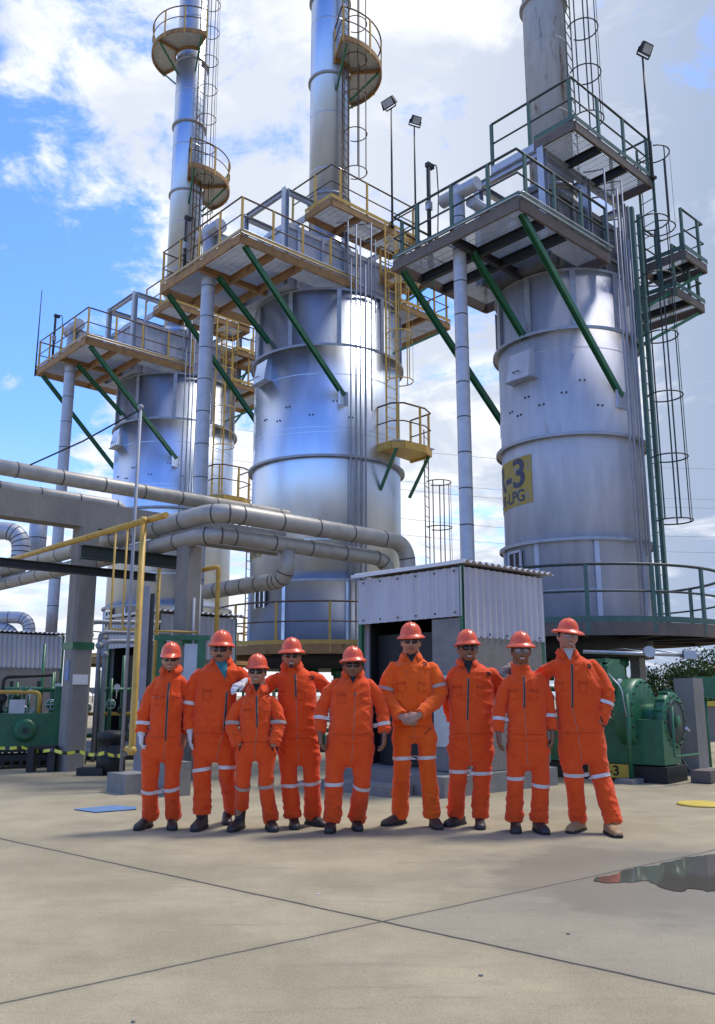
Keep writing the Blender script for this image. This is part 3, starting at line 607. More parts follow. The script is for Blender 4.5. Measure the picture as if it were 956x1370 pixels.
# mast with stay wire
a = W(188, 545, 11.9); base = Vector((a.x, a.y, 0)); t = thing('mast', 'tall thin grey mast rising past the pipes, with a stay wire', 'mast', base)
MB().tube([(0, 0, 0), (0, 0, a.z)], .024, 8).build('pole', M['conduit'], t); MB().sphere((0, 0, a.z), .045).build('cap', M['conduit'], t)
e = W(40, 622, 13)-base; MB().tube([(0, 0, a.z-.03), (e*.5+Vector((0, 0, a.z*.5-.06))), e], .013, 5).build('stay_wire', M['dark'], t)
a = W(184, 1060, 11.9); t = thing('conduit_riser', 'grey steel channel standing beside the tall yellow pipe', 'conduit', G(183, 1052)); MB().box((0, 0, 1.35), (.11, .09, 2.7)).build('channel', M['conduit'], t); MB().box((.08, .03, 1.3), (.05, .05, 2.6)).build('conduit', M['greendark'], t); MB().box((-.06, -.07, 1.05), (.12, .06, .16)).build('switch_box', M['galv'], t)
# yellow gas piping
def ypipe(label, paths, loc, r=.04, fl=()):
    t = thing('gas_pipe', label, 'pipe', loc, 0, 'yellow gas pipes')
    for pth in paths: MB().tube([Vector(p)-Vector(loc) for p in pth], r, 10).build('pipe', M['yellow'], t)
    for f in fl: MB().sphere(Vector(f)-Vector(loc), r*1.5, 10, 6).build('fitting', M['yellow'], t)
    return t
Yg = 11.6; top = W(192, 697, Yg); bot = W(186, 1004, Yg); bot.x = top.x
ypipe('tall yellow gas pipe standing left of the workers', [route([top, bot, bot+Vector((-.15, .3, 0))], .1), [top, top+V*7], [top+Vector((.0, .1, .02)), top+V*-.55+Vector((0, .1, .02))]], (top.x, top.y, 0), .043, [top, bot])
a, b, c, d = W(152, 712, 13), W(147, 842, 13), W(168, 708, 13), W(265, 846, 13)
a.x = b.x; c2_ = W(163, 842, 13); c.x = c2_.x
ypipe('thin twin yellow drops joining a level pipe', [route([a, b, d], .08), route([c, c2_+Z3*.02, c2_+Z3*.02+Vector((.2, 0, -.02))], .06)], tuple(b), .016, [a, c])
a, b, c = W(258, 765, 13.5), W(292, 758, 13.5), W(290, 1000, 13.5); c.x = b.x
ypipe('yellow pipe with square elbow right of the column', [route([a, b, c], .05)], tuple(a), .036)
a, b = W(213, 760, 13.6), W(211, 960, 13.6); b.x = a.x; ypipe('short upright yellow pipe left of the column', [[a, b]], tuple(a), .032)
for (x, y0, y1, Yq, lab) in ((267, 782, 1000, 13.3, 'slim grey riser just right of the column'), (259, 800, 1000, 13.2, 'second slim grey riser right of the column')):
    a = W(x, y0, Yq); o = MB().tube([(0, 0, 0), (0, 0, -a.z)], .03, 8).build('riser_pipe', M['conduit'], None); o.location = a; tag(o, lab, 'pipe')
# ------------------------------------------------------------------ sheds
def corrugate(mb, p, q, z0, z1, nrm, pitch=.13, dep=.018, zfun=None):
    p, q = Vector(p), Vector(q); L = (q-p).length; d = (q-p)/L; n = int(L/pitch*6); nv = Vector(nrm); vs = []; fs = []
    for i in range(n+1):
        s = L*i/n; h = min(1, max(-1, 1.6*math.cos(2*math.pi*s/pitch)))*dep
        b = p+d*s+nv*h; zt = z1 if zfun is None else zfun(s/L)
        vs += [Vector((b.x, b.y, z0)), Vector((b.x, b.y, zt))]
    o = len(vs); vs += [v-nv*.004 for v in vs]
    for i in range(n):
        fs.append((2*i, 2*i+2, 2*i+3, 2*i+1)); fs.append((o+2*i+1, o+2*i+3, o+2*i+2, o+2*i))
    fs += [(2*i, 2*i+1, o+2*i+1, o+2*i) for i in (0, n)]
    fs += [(2*i, o+2*i, o+2*i+2, 2*i+2) for i in range(n)]+[(2*i+1, 2*i+3, o+2*i+3, o+2*i+1) for i in range(n)]
    mb.add(vs, fs, False)
def shed(label, loc, Lu, Lv, detail=True):
    t = thing('control_shed', label, 'shed', loc, ANG, 'corrugated burner control sheds'); zt = 2.84; z1 = 2.20; z2 = 1.93
    m_ = MB(); corrugate(m_, (0, 0, 0), (0, Lv, 0), z1, zt, (-1, 0, 0), dep=.015, pitch=.15); m_.build('front_sheet', M['sheet'], t)
    m_ = MB(); corrugate(m_, (.02, 0, 0), (Lu, 0, 0), z2, zt, (0, -1, 0)); m_.build('side_sheet', M['sheet'], t)
    m_ = MB(); corrugate(m_, (0, Lv, 0), (Lu, Lv, 0), .3, zt, (0, 1, 0)); m_.build('rear_sheet', M['sheet'], t)
    m_ = MB(); corrugate(m_, (Lu, 0, 0), (Lu, Lv, 0), .3, zt, (1, 0, 0)); m_.build('rear_sheet', M['sheet'], t)
    # roof of wavy sheet sloping gently to the back
    n = int((Lu+.2)/.13*6); vs = []; fs = []
    for i in range(n+1):
        s = -.06+(Lu+.22)*i/n; h = .022*math.cos(2*math.pi*s/.13)
        for (v, z) in ((-.10, 2.905), (Lv+.06, 2.93)): vs += [(s, v, z+h), (s, v, z+h-.005)]
    for i in range(n):
        a = 4*i; fs += [(a, a+4, a+6, a+2), (a+1, a+3, a+7, a+5), (a, a+1, a+5, a+4), (a+2, a+6, a+7, a+3)]
    MB().add(vs, fs).build('roof', M['sheet'], t)
    m_ = MB().box((-.055, Lv/2, 2.90), (.012, Lv+.2, .05)); m_.build('eave_trim', M['white'], t)
    for (u, v) in ((.03, .03), (Lu-.03, .03), (.03, Lv-.03), (Lu-.03, Lv-.03)):
        MB().box((u, v, 1.5), (.055, .055, 2.72)).build('corner_post', M['green'], t)
    MB().box((Lu/2, .05, 1.1), (Lu-.14, .10, 1.70)).build('block_wall', M['wall'], t)
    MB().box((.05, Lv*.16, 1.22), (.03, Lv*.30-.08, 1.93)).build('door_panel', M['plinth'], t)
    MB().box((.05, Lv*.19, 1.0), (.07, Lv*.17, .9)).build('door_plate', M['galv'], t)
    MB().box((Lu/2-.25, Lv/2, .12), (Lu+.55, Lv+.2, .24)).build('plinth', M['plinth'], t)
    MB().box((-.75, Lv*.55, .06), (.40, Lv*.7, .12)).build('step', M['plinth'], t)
    MB().box((.55, Lv*.62, 1.15), (.5, Lv*.66, 1.8)).build('doorway_shade_block', M['black'], t); MB().box((Lu/2+.1, Lv/2, 2.70), (Lu-.3, Lv-.2, .04)).build('shade_ceiling', M['black'], t); MB().box((.9, Lv*.97, 1.4), (Lu*.8, .03, 2.3)).build('shade_lining', M['black'], t)  # black block and lining added to stand in for shade inside the doorway
    if detail:
        sc = MB()
        for k in range(6): sc.box((-.020, .12+k*(Lv-.24)/5, z1+.05), (.012, .022, .022)); sc.box((-.020, .12+k*(Lv-.24)/5, zt-.05), (.012, .022, .022))
        for k in range(5): sc.box((.15+k*(Lu-.3)/4, -.024, z2+.05), (.022, .012, .022))
        sc.build('screws', M['black'], t)
    return t
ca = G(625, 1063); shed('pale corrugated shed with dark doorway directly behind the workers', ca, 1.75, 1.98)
shed('corrugated shed half hidden behind the right column and yellow pipes', Vector((W(205, 1000, 17.8).x, 17.8, 0)), 1.9, 2.2, False)
shed('distant corrugated shed at the left edge', Vector((W(-60, 1000, 23).x, 23.0, 0)), 2.7, 2.2, False)
b = W(205, 1000, 13.0); t = thing('steel_frame', 'green steel frame standing at the foot of the right column', 'frame', (b.x, 13.0, 0), R(2)); fw = W(270, 1000, 13.0).x-b.x
for u in (0, fw-.11): MB().box((u+.05, 0, 1.0), (.11, .11, 2.0)).build('post', M['green'], t)
MB().box((fw/2, 0, 2.035), (fw+.1, .13, .07)).build('top_beam', M['green'], t); MB().box((fw/2, 0, .7), (fw-.12, .06, .1)).build('cross_bar', M['green'], t); MB().box((fw*.75, .06, 1.35), (fw*.42, .02, 1.2)).build('back_panel', M['galv'], t)
# ------------------------------------------------------------------ valve manifolds (green)
def manifold(px, Y, w, label, seed, h=1.5):
    rnd = random.Random(seed); b = W(px, 1000, Y); t = thing('valve_manifold', label, 'valve manifold', (b.x, Y, 0), ANG-R(25), 'green burner valve manifolds')
    for z in (.45, .85, 1.3): MB().tube([(-w/2, 0, z), (w/2, 0, z)], .045 if z != .85 else .035, 10).build('header', M['green'] if z != .85 else M['yellow'], t)
    n = max(3, int(w/.22))
    for k in range(n):
        u = -w/2+.15+(w-.3)*k/(n-1); y = rnd.uniform(-.12, .05); r_ = MB().tube([(u, y, .1), (u, y, rnd.uniform(1.2, h+.1))], .03, 8).build('riser', M['green'], t)
        z = rnd.uniform(.6, 1.2); va = MB().sphere((u, y-.05, z), .075, 10, 7); va.tube([(u, y-.05, z), (u, y-.2, z)], .015, 6); vo = va.build('valve', M['green'], t)
        hw = MB().tube([(u+.085*math.cos(2*math.pi*i/14), y-.2, z+.085*math.sin(2*math.pi*i/14)) for i in range(14)], .012, 6, closed=True); hw.beam((u-.08, y-.2, z), (u+.08, y-.2, z), .012, .012); hw.beam((u, y-.2, z-.08), (u, y-.2, z+.08), .012, .012); hw.build('handwheel', M['dark'] if k % 2 else M['galv'], vo)
        if k % 2 == 0:
            g_ = MB().lathe([(.055, 0), (.06, .03)], 14, (u+.1, y-.12, z+.32), Matrix.Rotation(R(90), 3, 'X')); g_.tube([(u+.1, y-.12, z+.26), (u+.1, y-.05, z+.1)], .01, 6); g_.build('gauge', M['white'], t)
    MB().box((0, .1, .05), (w+.1, .5, .1)).build('skid', M['black'], t)
    for u in (-w/2, 0, w/2): MB().box((u, .12, .75), (.06, .06, 1.4)).build('frame_post', M['greendark'], t)
manifold(8, 16.2, 2.2, 'green valve manifold at the left edge of the yard', 1, 2.1)
manifold(45, 15.9, 1.7, 'nearer green valve manifold just left of the left column', 9, 2.0)
manifold(128, 17.0, 1.6, 'green valve manifold between left column and middle shed', 2, 1.9)
manifold(330, 19.0, 2.2, 'green valve manifold seen between left workers under the walkway', 3)
manifold(445, 19.5, 2.6, 'green valve manifold seen behind the stocky bare-handed worker', 4)
manifold(755, 14.4, 1.4, 'green valve manifold behind the two right workers', 5)
t = thing('burner_skid', 'solid green machine skid with round flanged cover and slotted base at left', 'skid', (W(22, 1000, 15.3).x, 15.3, .0), ANG-R(20))
MB().box((0, 0, .62), (1.5, .5, .55)).build('housing', M['green'], t); MB().box((0, .0, .17), (1.7, .6, .10)).build('base', M['black'], t); MB().box((0, .05, .3), (1.6, .45, .08)).build('base', M['greendark'], t)
for k in range(12): MB().box((-.78+k*.142, -.29, .06), (.05, .02, .12)).build('slot_bar', M['black'], t)
f_ = MB().lathe([(.19, 0), (.19, .05), (.13, .08)], 24, (.1, -.25, .62), Matrix.Rotation(R(90), 3, 'X')).build('round_cover', M['green'], t); MB().lathe([(.05, 0), (.05, .03)], 12, (.1, -.33, .62), Matrix.Rotation(R(90), 3, 'X')).build('hub', M['greendark'], f_)
MB().box((.62, -.05, .8), (.14, .2, 1.1)).build('column', M['green'], t); MB().tube(route([(-.6, -.2, .9), (-.6, -.2, 1.25), (.3, -.2, 1.25), (.3, -.2, .9)], .1), .035, 8).build('pipe', M['yellow'], t)
MB().tube(route([(-.3, -.1, .9), (-.3, -.1, 1.5), (.5, .1, 1.55)], .1), .03, 8).build('pipe', M['dark'], t); MB().sphere((-.3, -.15, 1.15), .09, 10, 7).build('valve', M['dark'], t); MB().sphere((.05, -.15, 1.28), .08, 10, 7).build('valve', M['green'], t); MB().box((-.05, -.1, 1.0), (.25, .2, .25)).build('actuator', M['galv'], t)
for (x, y0, lab) in ((121, 832, 'dark riser pipe with elbow between left column and middle shed'), (134, 846, 'second dark riser pipe with elbow beside the middle shed'), (141, 858, 'shortest dark riser pipe with elbow beside the middle shed')):
    a = W(x, y0, 16.6); g0 = Vector((a.x, a.y, 0)); o = MB().tube([q_-g0 for q_ in route([g0, a, a+Vector((1.2, .6, .03))], .12)], .045, 8); o.sphere((0, 0, a.z-.25), .08, 8, 6); tag(o.build('riser_pipe', M['conduit'], None), lab, 'pipe').location = g0
def stand(px, py, w, h, label):
    b = G(px, py); t = thing('support_stand', label, 'stand', b, R(10)); MB().box((-w/2+.05, 0, h/2), (.11, .3, h)).build('leg', M['black'], t); MB().box((w/2-.05, 0, h/2), (.11, .3, h)).build('leg', M['dark'], t); MB().box((0, 0, h+.02), (w, .3, .04)).build('top', M['black'], t)
stand(55, 1032, .42, .36, 'low black stand on the ground before the left column')
b = G(147, 1036); t = thing('drum_motor', 'black motor drum on the ground by the caution tape', 'motor', b)
MB().lathe([(.22, 0), (.22, .3), (.2, .32), (.2, .5), (.23, .52), (.23, .62), (.1, .66)], 20).build('body', M['black'], t); MB().box((.1, -.2, .35), (.14, .1, .18)).build('terminal_box', M['dark'], t); MB().box((-.25, -.1, .06), (.4, .3, .1)).build('foot', M['dark'], t)
b = G(172, 1060); o = MB().box((0, 0, .12), (.36, .5, .24), ANG).build('concrete_block', M['plinth'], None); o.location = b; tag(o, 'grey concrete block at the foot of the tall yellow pipe', 'concrete block')
b = G(228, 1063); o = MB().box((0, 0, .2), (.25, .5, .4), ANG).build('concrete_block', M['plinth'], None); o.location = b; tag(o, 'concrete block seen between the two left workers', 'concrete block')
# caution tape
tp = [W(-30, 995, 15.2), W(30, 1000, 14.7), W(70, 1003, 14.2), W(105, 1005, 13.95), W(140, 1007, 13.0), W(172, 1008, 12.1)]
fine = [tp[0].lerp(tp[1], 0)]; 
for i in range(len(tp)-1):
    for k in range(1, 9):
        t_ = k/8; fine.append(tp[i].lerp(tp[i+1], t_)-Z3*.04*math.sin(math.pi*t_))
vs = []; fs = []
for i, p in enumerate(fine):
    tw = .5*math.sin(i*.5); off = Vector((0, math.sin(tw)*.026, math.cos(tw)*.026)); th = Vector((0, .002, 0)); vs += [p-off, p+off, p+off+th, p-off+th]
for i in range(len(fine)-1):
    for k in range(4): fs.append((4*i+k, 4*i+(k+1) % 4, 4*i+4+(k+1) % 4, 4*i+4+k))
tag(MB().add(vs, fs).build('caution_tape', M['tape'], None), 'yellow and black caution tape strung past the left column', 'tape')
# blue sheet and yellow spot on the ground
a = [G(98, 1083, .006), G(150, 1078, .006), G(182, 1080, .006), G(182, 1083, .006), G(128, 1087, .006)]
tag(MB().add(a+[p+Z3*.006 for p in a], [(0, 1, 2, 3, 4), (9, 8, 7, 6, 5)]+[(i, (i+1) % 5, 5+(i+1) % 5, 5+i) for i in range(5)]).build('plastic_sheet', M['blueplastic'], None), 'flat blue plastic sheet lying on the concrete at left', 'sheet')
b = G(938, 1077); o = MB().lathe([(.26, 0), (.26, .012), (.24, .02)], 32).build('manhole_cover', M['freshyellow'], None); o.location = (b.x, b.y, .002); tag(o, 'round yellow cover set in the ground at right', 'cover')
# ------------------------------------------------------------------ green blower at furnace 3
def blower():
    b = G(845, 1047)+U*.3; t = thing('blower', 'big green blower with round fan casing at the right furnace base', 'blower', b, ANG+R(7))   # local x=U, y=V
    TV = Matrix.Rotation(R(90), 3, 'X')          # lathe axis to -V.. (x, -z, y)
    def disc(c, r, w, name, par, n=40, mat=M['green']):
        return MB().lathe([(r*.2, -w/2), (r*.93, -w/2), (r, -w/2+.03), (r, w/2-.03), (r*.93, w/2), (r*.2, w/2)], n, c, TV).build(name, mat, par)
    MB().box((.15, .75, .11), (.75, 2.4, .22)).build('skid', M['black'], t)
    MB().box((.15, .7, .55), (.62, 2.2, .62)).build('bedplate', M['green'], t)
    v = disc((.15, .10, .92), .52, .26, 'fan_casing', t)
    disc((.25, -.10, .88), .20, .24, 'shaft_hub', t, 24)
    d2 = disc((.32, -.32, .83), .42, .17, 'inlet_casing', t)
    disc((.32, -.415, .83), .30, .02, 'inlet_ring', d2, 32, M['greendark']); disc((.32, -.435, .83), .09, .05, 'hub_cap', d2, 20)
    hood = MB().prism([(-.35, 1.05), (.35, 1.05), (.30, 1.62), (-.05, 1.70), (-.30, 1.62)], .30, .95, Matrix(((1, 0, 0), (0, 0, 1), (0, 1, 0)))).build('hood', M['green'], t)
    for k in range(5): MB().box((-.36, .38+k*.12, 1.40), (.06, .03, .55)).build('fin', M['green'], hood)
    MB().box((.0, .62, 1.70), (.5, .55, .06)).build('lid', M['green'], hood)
    MB().lathe([(.05, 0), (.06, .05)], 16, (-.05, .26, 1.38), TV).build('gauge', M['white'], t)
    MB().tube([(-.38, .0, .05), (-.38, .0, 1.22)], .035, 8).build('guard_post', M['green'], t)
    MB().tube(route([(-.32, -.62, 1.05), (-.36, -.62, .38), (.45, -.66, .38)], .04), .018, 6).build('guard_rod', M['green'], t)
    MB().tube([(-.06, -.7, .75), (.35, -.58, .70)], .022, 6).build('lever', M['galv'], t)
    MB().tube(route([(-.38, .25, 1.5), (-.42, .05, 1.3), (-.42, 0, .9)], .08), .012, 6).build('tube_line', M['galv'], t)
    MB().box((-.38, .02, .03), (.42, .26, .06)).build('foot_pad', M['plinth'], t)
    pl = MB().box((-.235, .38, .14), (.014, .66, .19)).build('number_plate', M['freshyellow'], t)
    o = wrap_text('B-3', .19, 0, 0, 0, M['black'], pl, 'lettering', 1, 1.15); o.rotation_euler = (R(90), 0, R(-90)); o.location = (-.246, .38, .14)
    bo = MB().lathe([(.016, 0), (.016, .03)], 6, (0, 0, 0), TV).mesh('bolt')
    for k in range(16): a = 2*math.pi*k/16; link('bolt', bo, M['greendark'], d2, (.32+.36*math.cos(a), -.40, .83+.36*math.sin(a)))
    for k in range(18): a = 2*math.pi*k/18; link('bolt', bo, M['greendark'], v, (.15+.47*math.cos(a), -.03, .92+.47*math.sin(a)))
    for k in range(7): a = R(20+k*23); MB().box((.32+.43*math.cos(a), -.32, .83+.43*math.sin(a)), (.04, .14, .02), M=Matrix.Rotation(-a, 3, 'Y')).build('fin', M['green'], d2)
    MB().box((-.1, .29, 1.2), (.16, .012, .1)).build('name_plate', M['galv'], t)
    MB().tube(route([(.55, .1, 1.3), (.72, .0, 1.0), (.72, -.3, .3), (.6, -.5, .05)], .12), .018, 6).build('cable', M['black'], t)
    MB().box((.45, -.75, .09), (.5, .28, .16)).build('timber', M['rustbrown'], t)
blower()
b = G(930, 1036); t = thing('concrete_pier', 'rough concrete pier right of the green blower', 'pier', b, ANG); MB().prism([(-.16, -.16), (.16, -.16), (.16, .16), (-.16, .16)], 0, 1.46).build('shaft', M['concrete'], t); MB().box((0, 0, .05), (.5, .5, .1)).build('footing', M['plinth'], t)
a = W(780, 872, 14.0); e = W(935, 877, 14.0); t = thing('conduit_run', 'pale conduit with round junction box under the right walkway', 'conduit', a)
MB().tube([(0, 0, 0), e-a], .03, 8).build('pipe', M['galv'], t); j = W(868, 872, 13.98)-a; MB().lathe([(.09, -.04), (.09, .04)], 18, j, Matrix.Rotation(R(90), 3, 'X')).build('junction_box', M['galv'], t); j = W(922, 876, 13.98)-a; MB().box(j, (.2, .1, .13)).build('end_box', M['galv'], t)
for px in (872, 905): j = W(px, 874, 14.0)-a; MB().tube([j, j+Vector((0, 1.5, .15)), j+Vector((0, 3.2, .2))], .012, 5).build('hanger', M['galv'], t)
b = G(950, 1034); t = thing('push_button_station', 'green control box on a post with a blue knob at right edge', 'control box', b); MB().tube([(0, 0, 0), (0, 0, 1.2)], .04, 8).build('post', M['green'], t); MB().box((.02, 0, 1.32), (.42, .16, .34)).build('box', M['green'], t); MB().lathe([(.06, 0), (.06, .06)], 16, (-.10, -.08, 1.30), Matrix.Rotation(R(90), 3, 'X')).build('knob', M['blueplastic'], t)
a = W(900, 1000, 22); t = thing('low_wall', 'low pale wall with yellow top edge at right', 'wall', (9.5, 24, 0)); MB().box((2.5, 0, .45), (6, .3, .9)).build('wall', M['concrete'], t); MB().box((2.5, -.02, .97), (6.1, .36, .13)).build('coping', M['freshyellow'], t)
# trees far right
def tree(x, y, h, cr, label, n=6500):
    t = thing('tree', label, 'tree', (x, y, 0), 0, 'trees beyond the yard'); rnd = random.Random(int(x*10))
    m_ = MB(); m_.tube([(0, 0, 0), (.05, 0, h*.3), (.1, .05, h*.55)], [.13, .1, .06], 8); cl = []
    for k in range(26):
        a = rnd.uniform(0, 6.28); rr = cr*rnd.uniform(.25, 1); z = h*rnd.uniform(.28, 1); p = Vector((math.cos(a)*rr*(1.15-abs(z/h-.6)), math.sin(a)*rr, z)); cl.append(p)
        if k < 9: m_.tube([(.07, .02, h*.4), p*.6+Vector((0, 0, h*.2)), p], [.045, .03, .01], 5)
    m_.build('trunk', M['bark'], t)
    l = MB()
    for k in range(n):
        c = rnd.choice(cl); p = c+Vector((rnd.gauss(0, .3), rnd.gauss(0, .3), rnd.gauss(0, .25)))*cr*.55
        d = Vector((rnd.gauss(0, 1), rnd.gauss(0, 1), rnd.gauss(0, 1))).normalized()*.062; e = d.cross(Vector((rnd.random(), rnd.random(), 1))).normalized()*.032
        l.add([p-d, p+e, p+d, p-e], [(0, 1, 2, 3)])
    l.build('crown', M['leaf'], t)
tree(9.6, 26.5, 2.1, 1.2, 'low bushy tree behind the concrete pier'); tree(12.6, 30, 2.6, 1.8, 'wider bushy tree at far right beyond the wall'); tree(8.3, 27.5, 1.8, .9, 'small sparse tree just right of the blower', 3500)
# overhead wires
for k, (y0, y1) in enumerate(((592, 612), (634, 652), (645, 664), (684, 702), (706, 722))):
    a, e = W(300, y0-20, 60), W(1250, y1+18, 48); pts = [a.lerp(e, i/24)-Z3*1.0*math.sin(math.pi*i/24) for i in range(25)]; o0 = pts[0].copy()
    o = MB().tube([p-o0 for p in pts], .012, 4).build('power_line', M['wire'], None); o.location = o0; tag(o, ('topmost', 'second highest', 'middle', 'second lowest', 'lowest')[k]+' thin power line crossing the sky behind the furnaces', 'power line', 'power lines')
#PEOPLE

for k, (px, py) in enumerate(((425, 1197), (643, 1306), (388, 1108), (178, 1368), (760, 1250))):
    b = G(px, py); m_ = MB(); m_.sphere((0, 0, .004), (.009+.003*(k % 3), .007, .005), 7, 5); o = m_.build('pebble', M['plinth'] if k != 0 else M['white'], None); o.location = b
    tag(o, ('pale chip of stone lying on the slab just above the joint crossing', 'small pebble on the near right slab', 'pebble just behind the feet of the workers', 'pebble at the very bottom left of the near slab', 'pebble on the slab left of the puddle')[k], 'pebble', 'pebbles on the slab')
# ------------------------------------------------------------------ people
def cloth(name, c, c2):
    m = pm(name, c, c2, 7, .85, 0, .45, 70, (1, 1, 1), rust=tuple(x*.62 for x in c), rustamt=.60, rustscale=4.5, spec=.2, rvar=.05)
    b = m.node_tree.nodes['Principled BSDF']; b.inputs['Sheen Weight'].default_value = .15; b.inputs['Sheen Roughness'].default_value = .5
    return m
M['orange'] = cloth('orange_coverall', (.82, .088, .012), (.70, .064, .008))
M['orange2'] = cloth('lighter_orange_coverall', (.86, .122, .010), (.76, .095, .008))
M['hat'] = pm('hard_hat_shell', (.78, .095, .030), (.68, .075, .025), 3, .36, 0, .02, 30, coat=.15, rvar=.05)
M['skin'] = pm('skin', (.43, .23, .155), (.35, .175, .115), 9, .5, 0, .1, 80); M['skin_tan'] = pm('tan_skin', (.37, .185, .115), (.30, .145, .088), 9, .5, 0, .1, 80)
M['skin_dark'] = pm('dark_skin', (.25, .125, .075), (.19, .092, .055), 9, .48, 0, .1, 80)
for k in ('skin', 'skin_tan', 'skin_dark'):
    b = M[k].node_tree.nodes['Principled BSDF']; b.inputs['Subsurface Weight'].default_value = .12; b.inputs['Subsurface Radius'].default_value = (.01, .004, .002)
M['hair'] = pm('black_hair', (.012, .010, .009), (.008, .007, .006), 40, .5)
M['lens'] = pm('dark_lens', (.006, .006, .008), (.004, .004, .006), 3, .06, rvar=0, spec=.7)
M['clearlens'] = pm('pale_lens', (.45, .47, .5), (.4, .42, .45), 3, .08, rvar=0); M['clearlens'].node_tree.nodes['Principled BSDF'].inputs['Alpha'].default_value = .35
M['glove'] = pm('white_glove', (.72, .70, .70), (.5, .48, .48), 12, .8, 0, .2, 60, rust=(.35, .12, .10), rustamt=.66, rustscale=14)
M['glove_dark'] = pm('dark_glove', (.30, .22, .21), (.06, .05, .05), 16, .8, 0, .2, 60)
M['boot'] = pm('black_boot', (.030, .026, .024), (.018, .015, .014), 12, .5, 0, .15, 50); M['boot_brown'] = pm('brown_boot', (.055, .038, .03), (.03, .022, .018), 12, .55, 0, .15, 50)
M['boot_tan'] = pm('tan_boot', (.36, .21, .10), (.26, .15, .07), 10, .6, 0, .2, 50); M['sole'] = pm('rubber_sole', (.02, .018, .016), (.012, .012, .012), 12, .8)
M['band_refl'] = pm('reflective_band', (.66, .60, .58), (.55, .48, .46), 10, .45); M['band_grey'] = pm('worn_reflective_band', (.42, .36, .32), (.34, .24, .20), 10, .5)
M['zip'] = pm('dark_zip', (.02, .016, .018), (.012, .01, .012), 12, .5); M['seam'] = pm('seam_shadow', (.48, .045, .008), (.40, .04, .007), 12, .85); M['flap'] = pm('zip_tape', (.38, .22, .17), (.32, .17, .13), 12, .7)
M['shirt_dark'] = pm('dark_shirt', (.016, .016, .02), (.01, .01, .012), 10, .85); M['shirt_teal'] = pm('teal_shirt', (.03, .17, .20), (.02, .13, .16), 10, .85); M['shirt_grey'] = pm('grey_shirt', (.50, .48, .47), (.4, .38, .38), 10, .85)
M['lip'] = pm('lip', (.25, .09, .07), (.2, .07, .055), 10, .45); M['teeth'] = pm('teeth', (.75, .72, .66), (.7, .66, .6), 10, .3); M['eye'] = pm('eye_white', (.6, .58, .55), (.55, .52, .5), 10, .25); M['badge'] = pm('embroidery', (.13, .02, .015), (.07, .015, .012), 14, .8)
def vmesh(mb, voxel, smooth_it, name, fac=.5):
    me0 = mb.mesh(name); o = bpy.data.objects.new('tmp', me0); C.objects.link(o)
    r_ = o.modifiers.new('r', 'REMESH'); r_.mode = 'VOXEL'; r_.voxel_size = voxel; r_.use_smooth_shade = True
    if smooth_it:
        s = o.modifiers.new('s', 'SMOOTH'); s.factor = fac; s.iterations = smooth_it
    dg = bpy.context.evaluated_depsgraph_get(); me = bpy.data.meshes.new_from_object(o.evaluated_get(dg)); bpy.data.objects.remove(o); bpy.data.meshes.remove(me0)
    me.name = name; me.materials.clear(); me.polygons.foreach_set('use_smooth', [True]*len(me.polygons)); return me
def ell(c, ax, ay, n=24, e=2.4):
    out = []
    for k in range(n):
        a = 2*math.pi*k/n; ca, sa = math.cos(a), math.sin(a)
        out.append(c+ax*math.copysign(abs(ca)**(2/e), ca)+ay*math.copysign(abs(sa)**(2/e), sa))
    return out
def fuse(meshes, name):
    vs, fs = [], []
    for me in meshes:
        o = len(vs); vs += [tuple(v.co) for v in me.vertices]; fs += [tuple(i+o for i in f.vertices) for f in me.polygons]; bpy.data.meshes.remove(me)
    m_ = bpy.data.meshes.new(name); m_.from_pydata(vs, [], fs); m_.polygons.foreach_set('use_smooth', [True]*len(fs)); m_.update(); return m_
def limb(mb, pts, rad, flat=1.0, n=16):
    # resampled smooth chain with a radius at each joint
    P = [Vector(p) for p in pts]; out = []; rr = []
    for i in range(len(P)-1):
        for k in range(6):
            t = k/6; out.append(P[i].lerp(P[i+1], t)); s = t*t*(3-2*t)*.5+t*.5; rr.append(rad[i]*(1-s)+rad[i+1]*s)
    out.append(P[-1]); rr.append(rad[-1])
    for _ in range(2):
        out = [out[0]]+[(out[i-1]+out[i]*2+out[i+1])/4 for i in range(1, len(out)-1)]+[out[-1]]
    mb.tube(out, rr, n); mb.sphere(out[0], rr[0], 12, 8); return out, rr
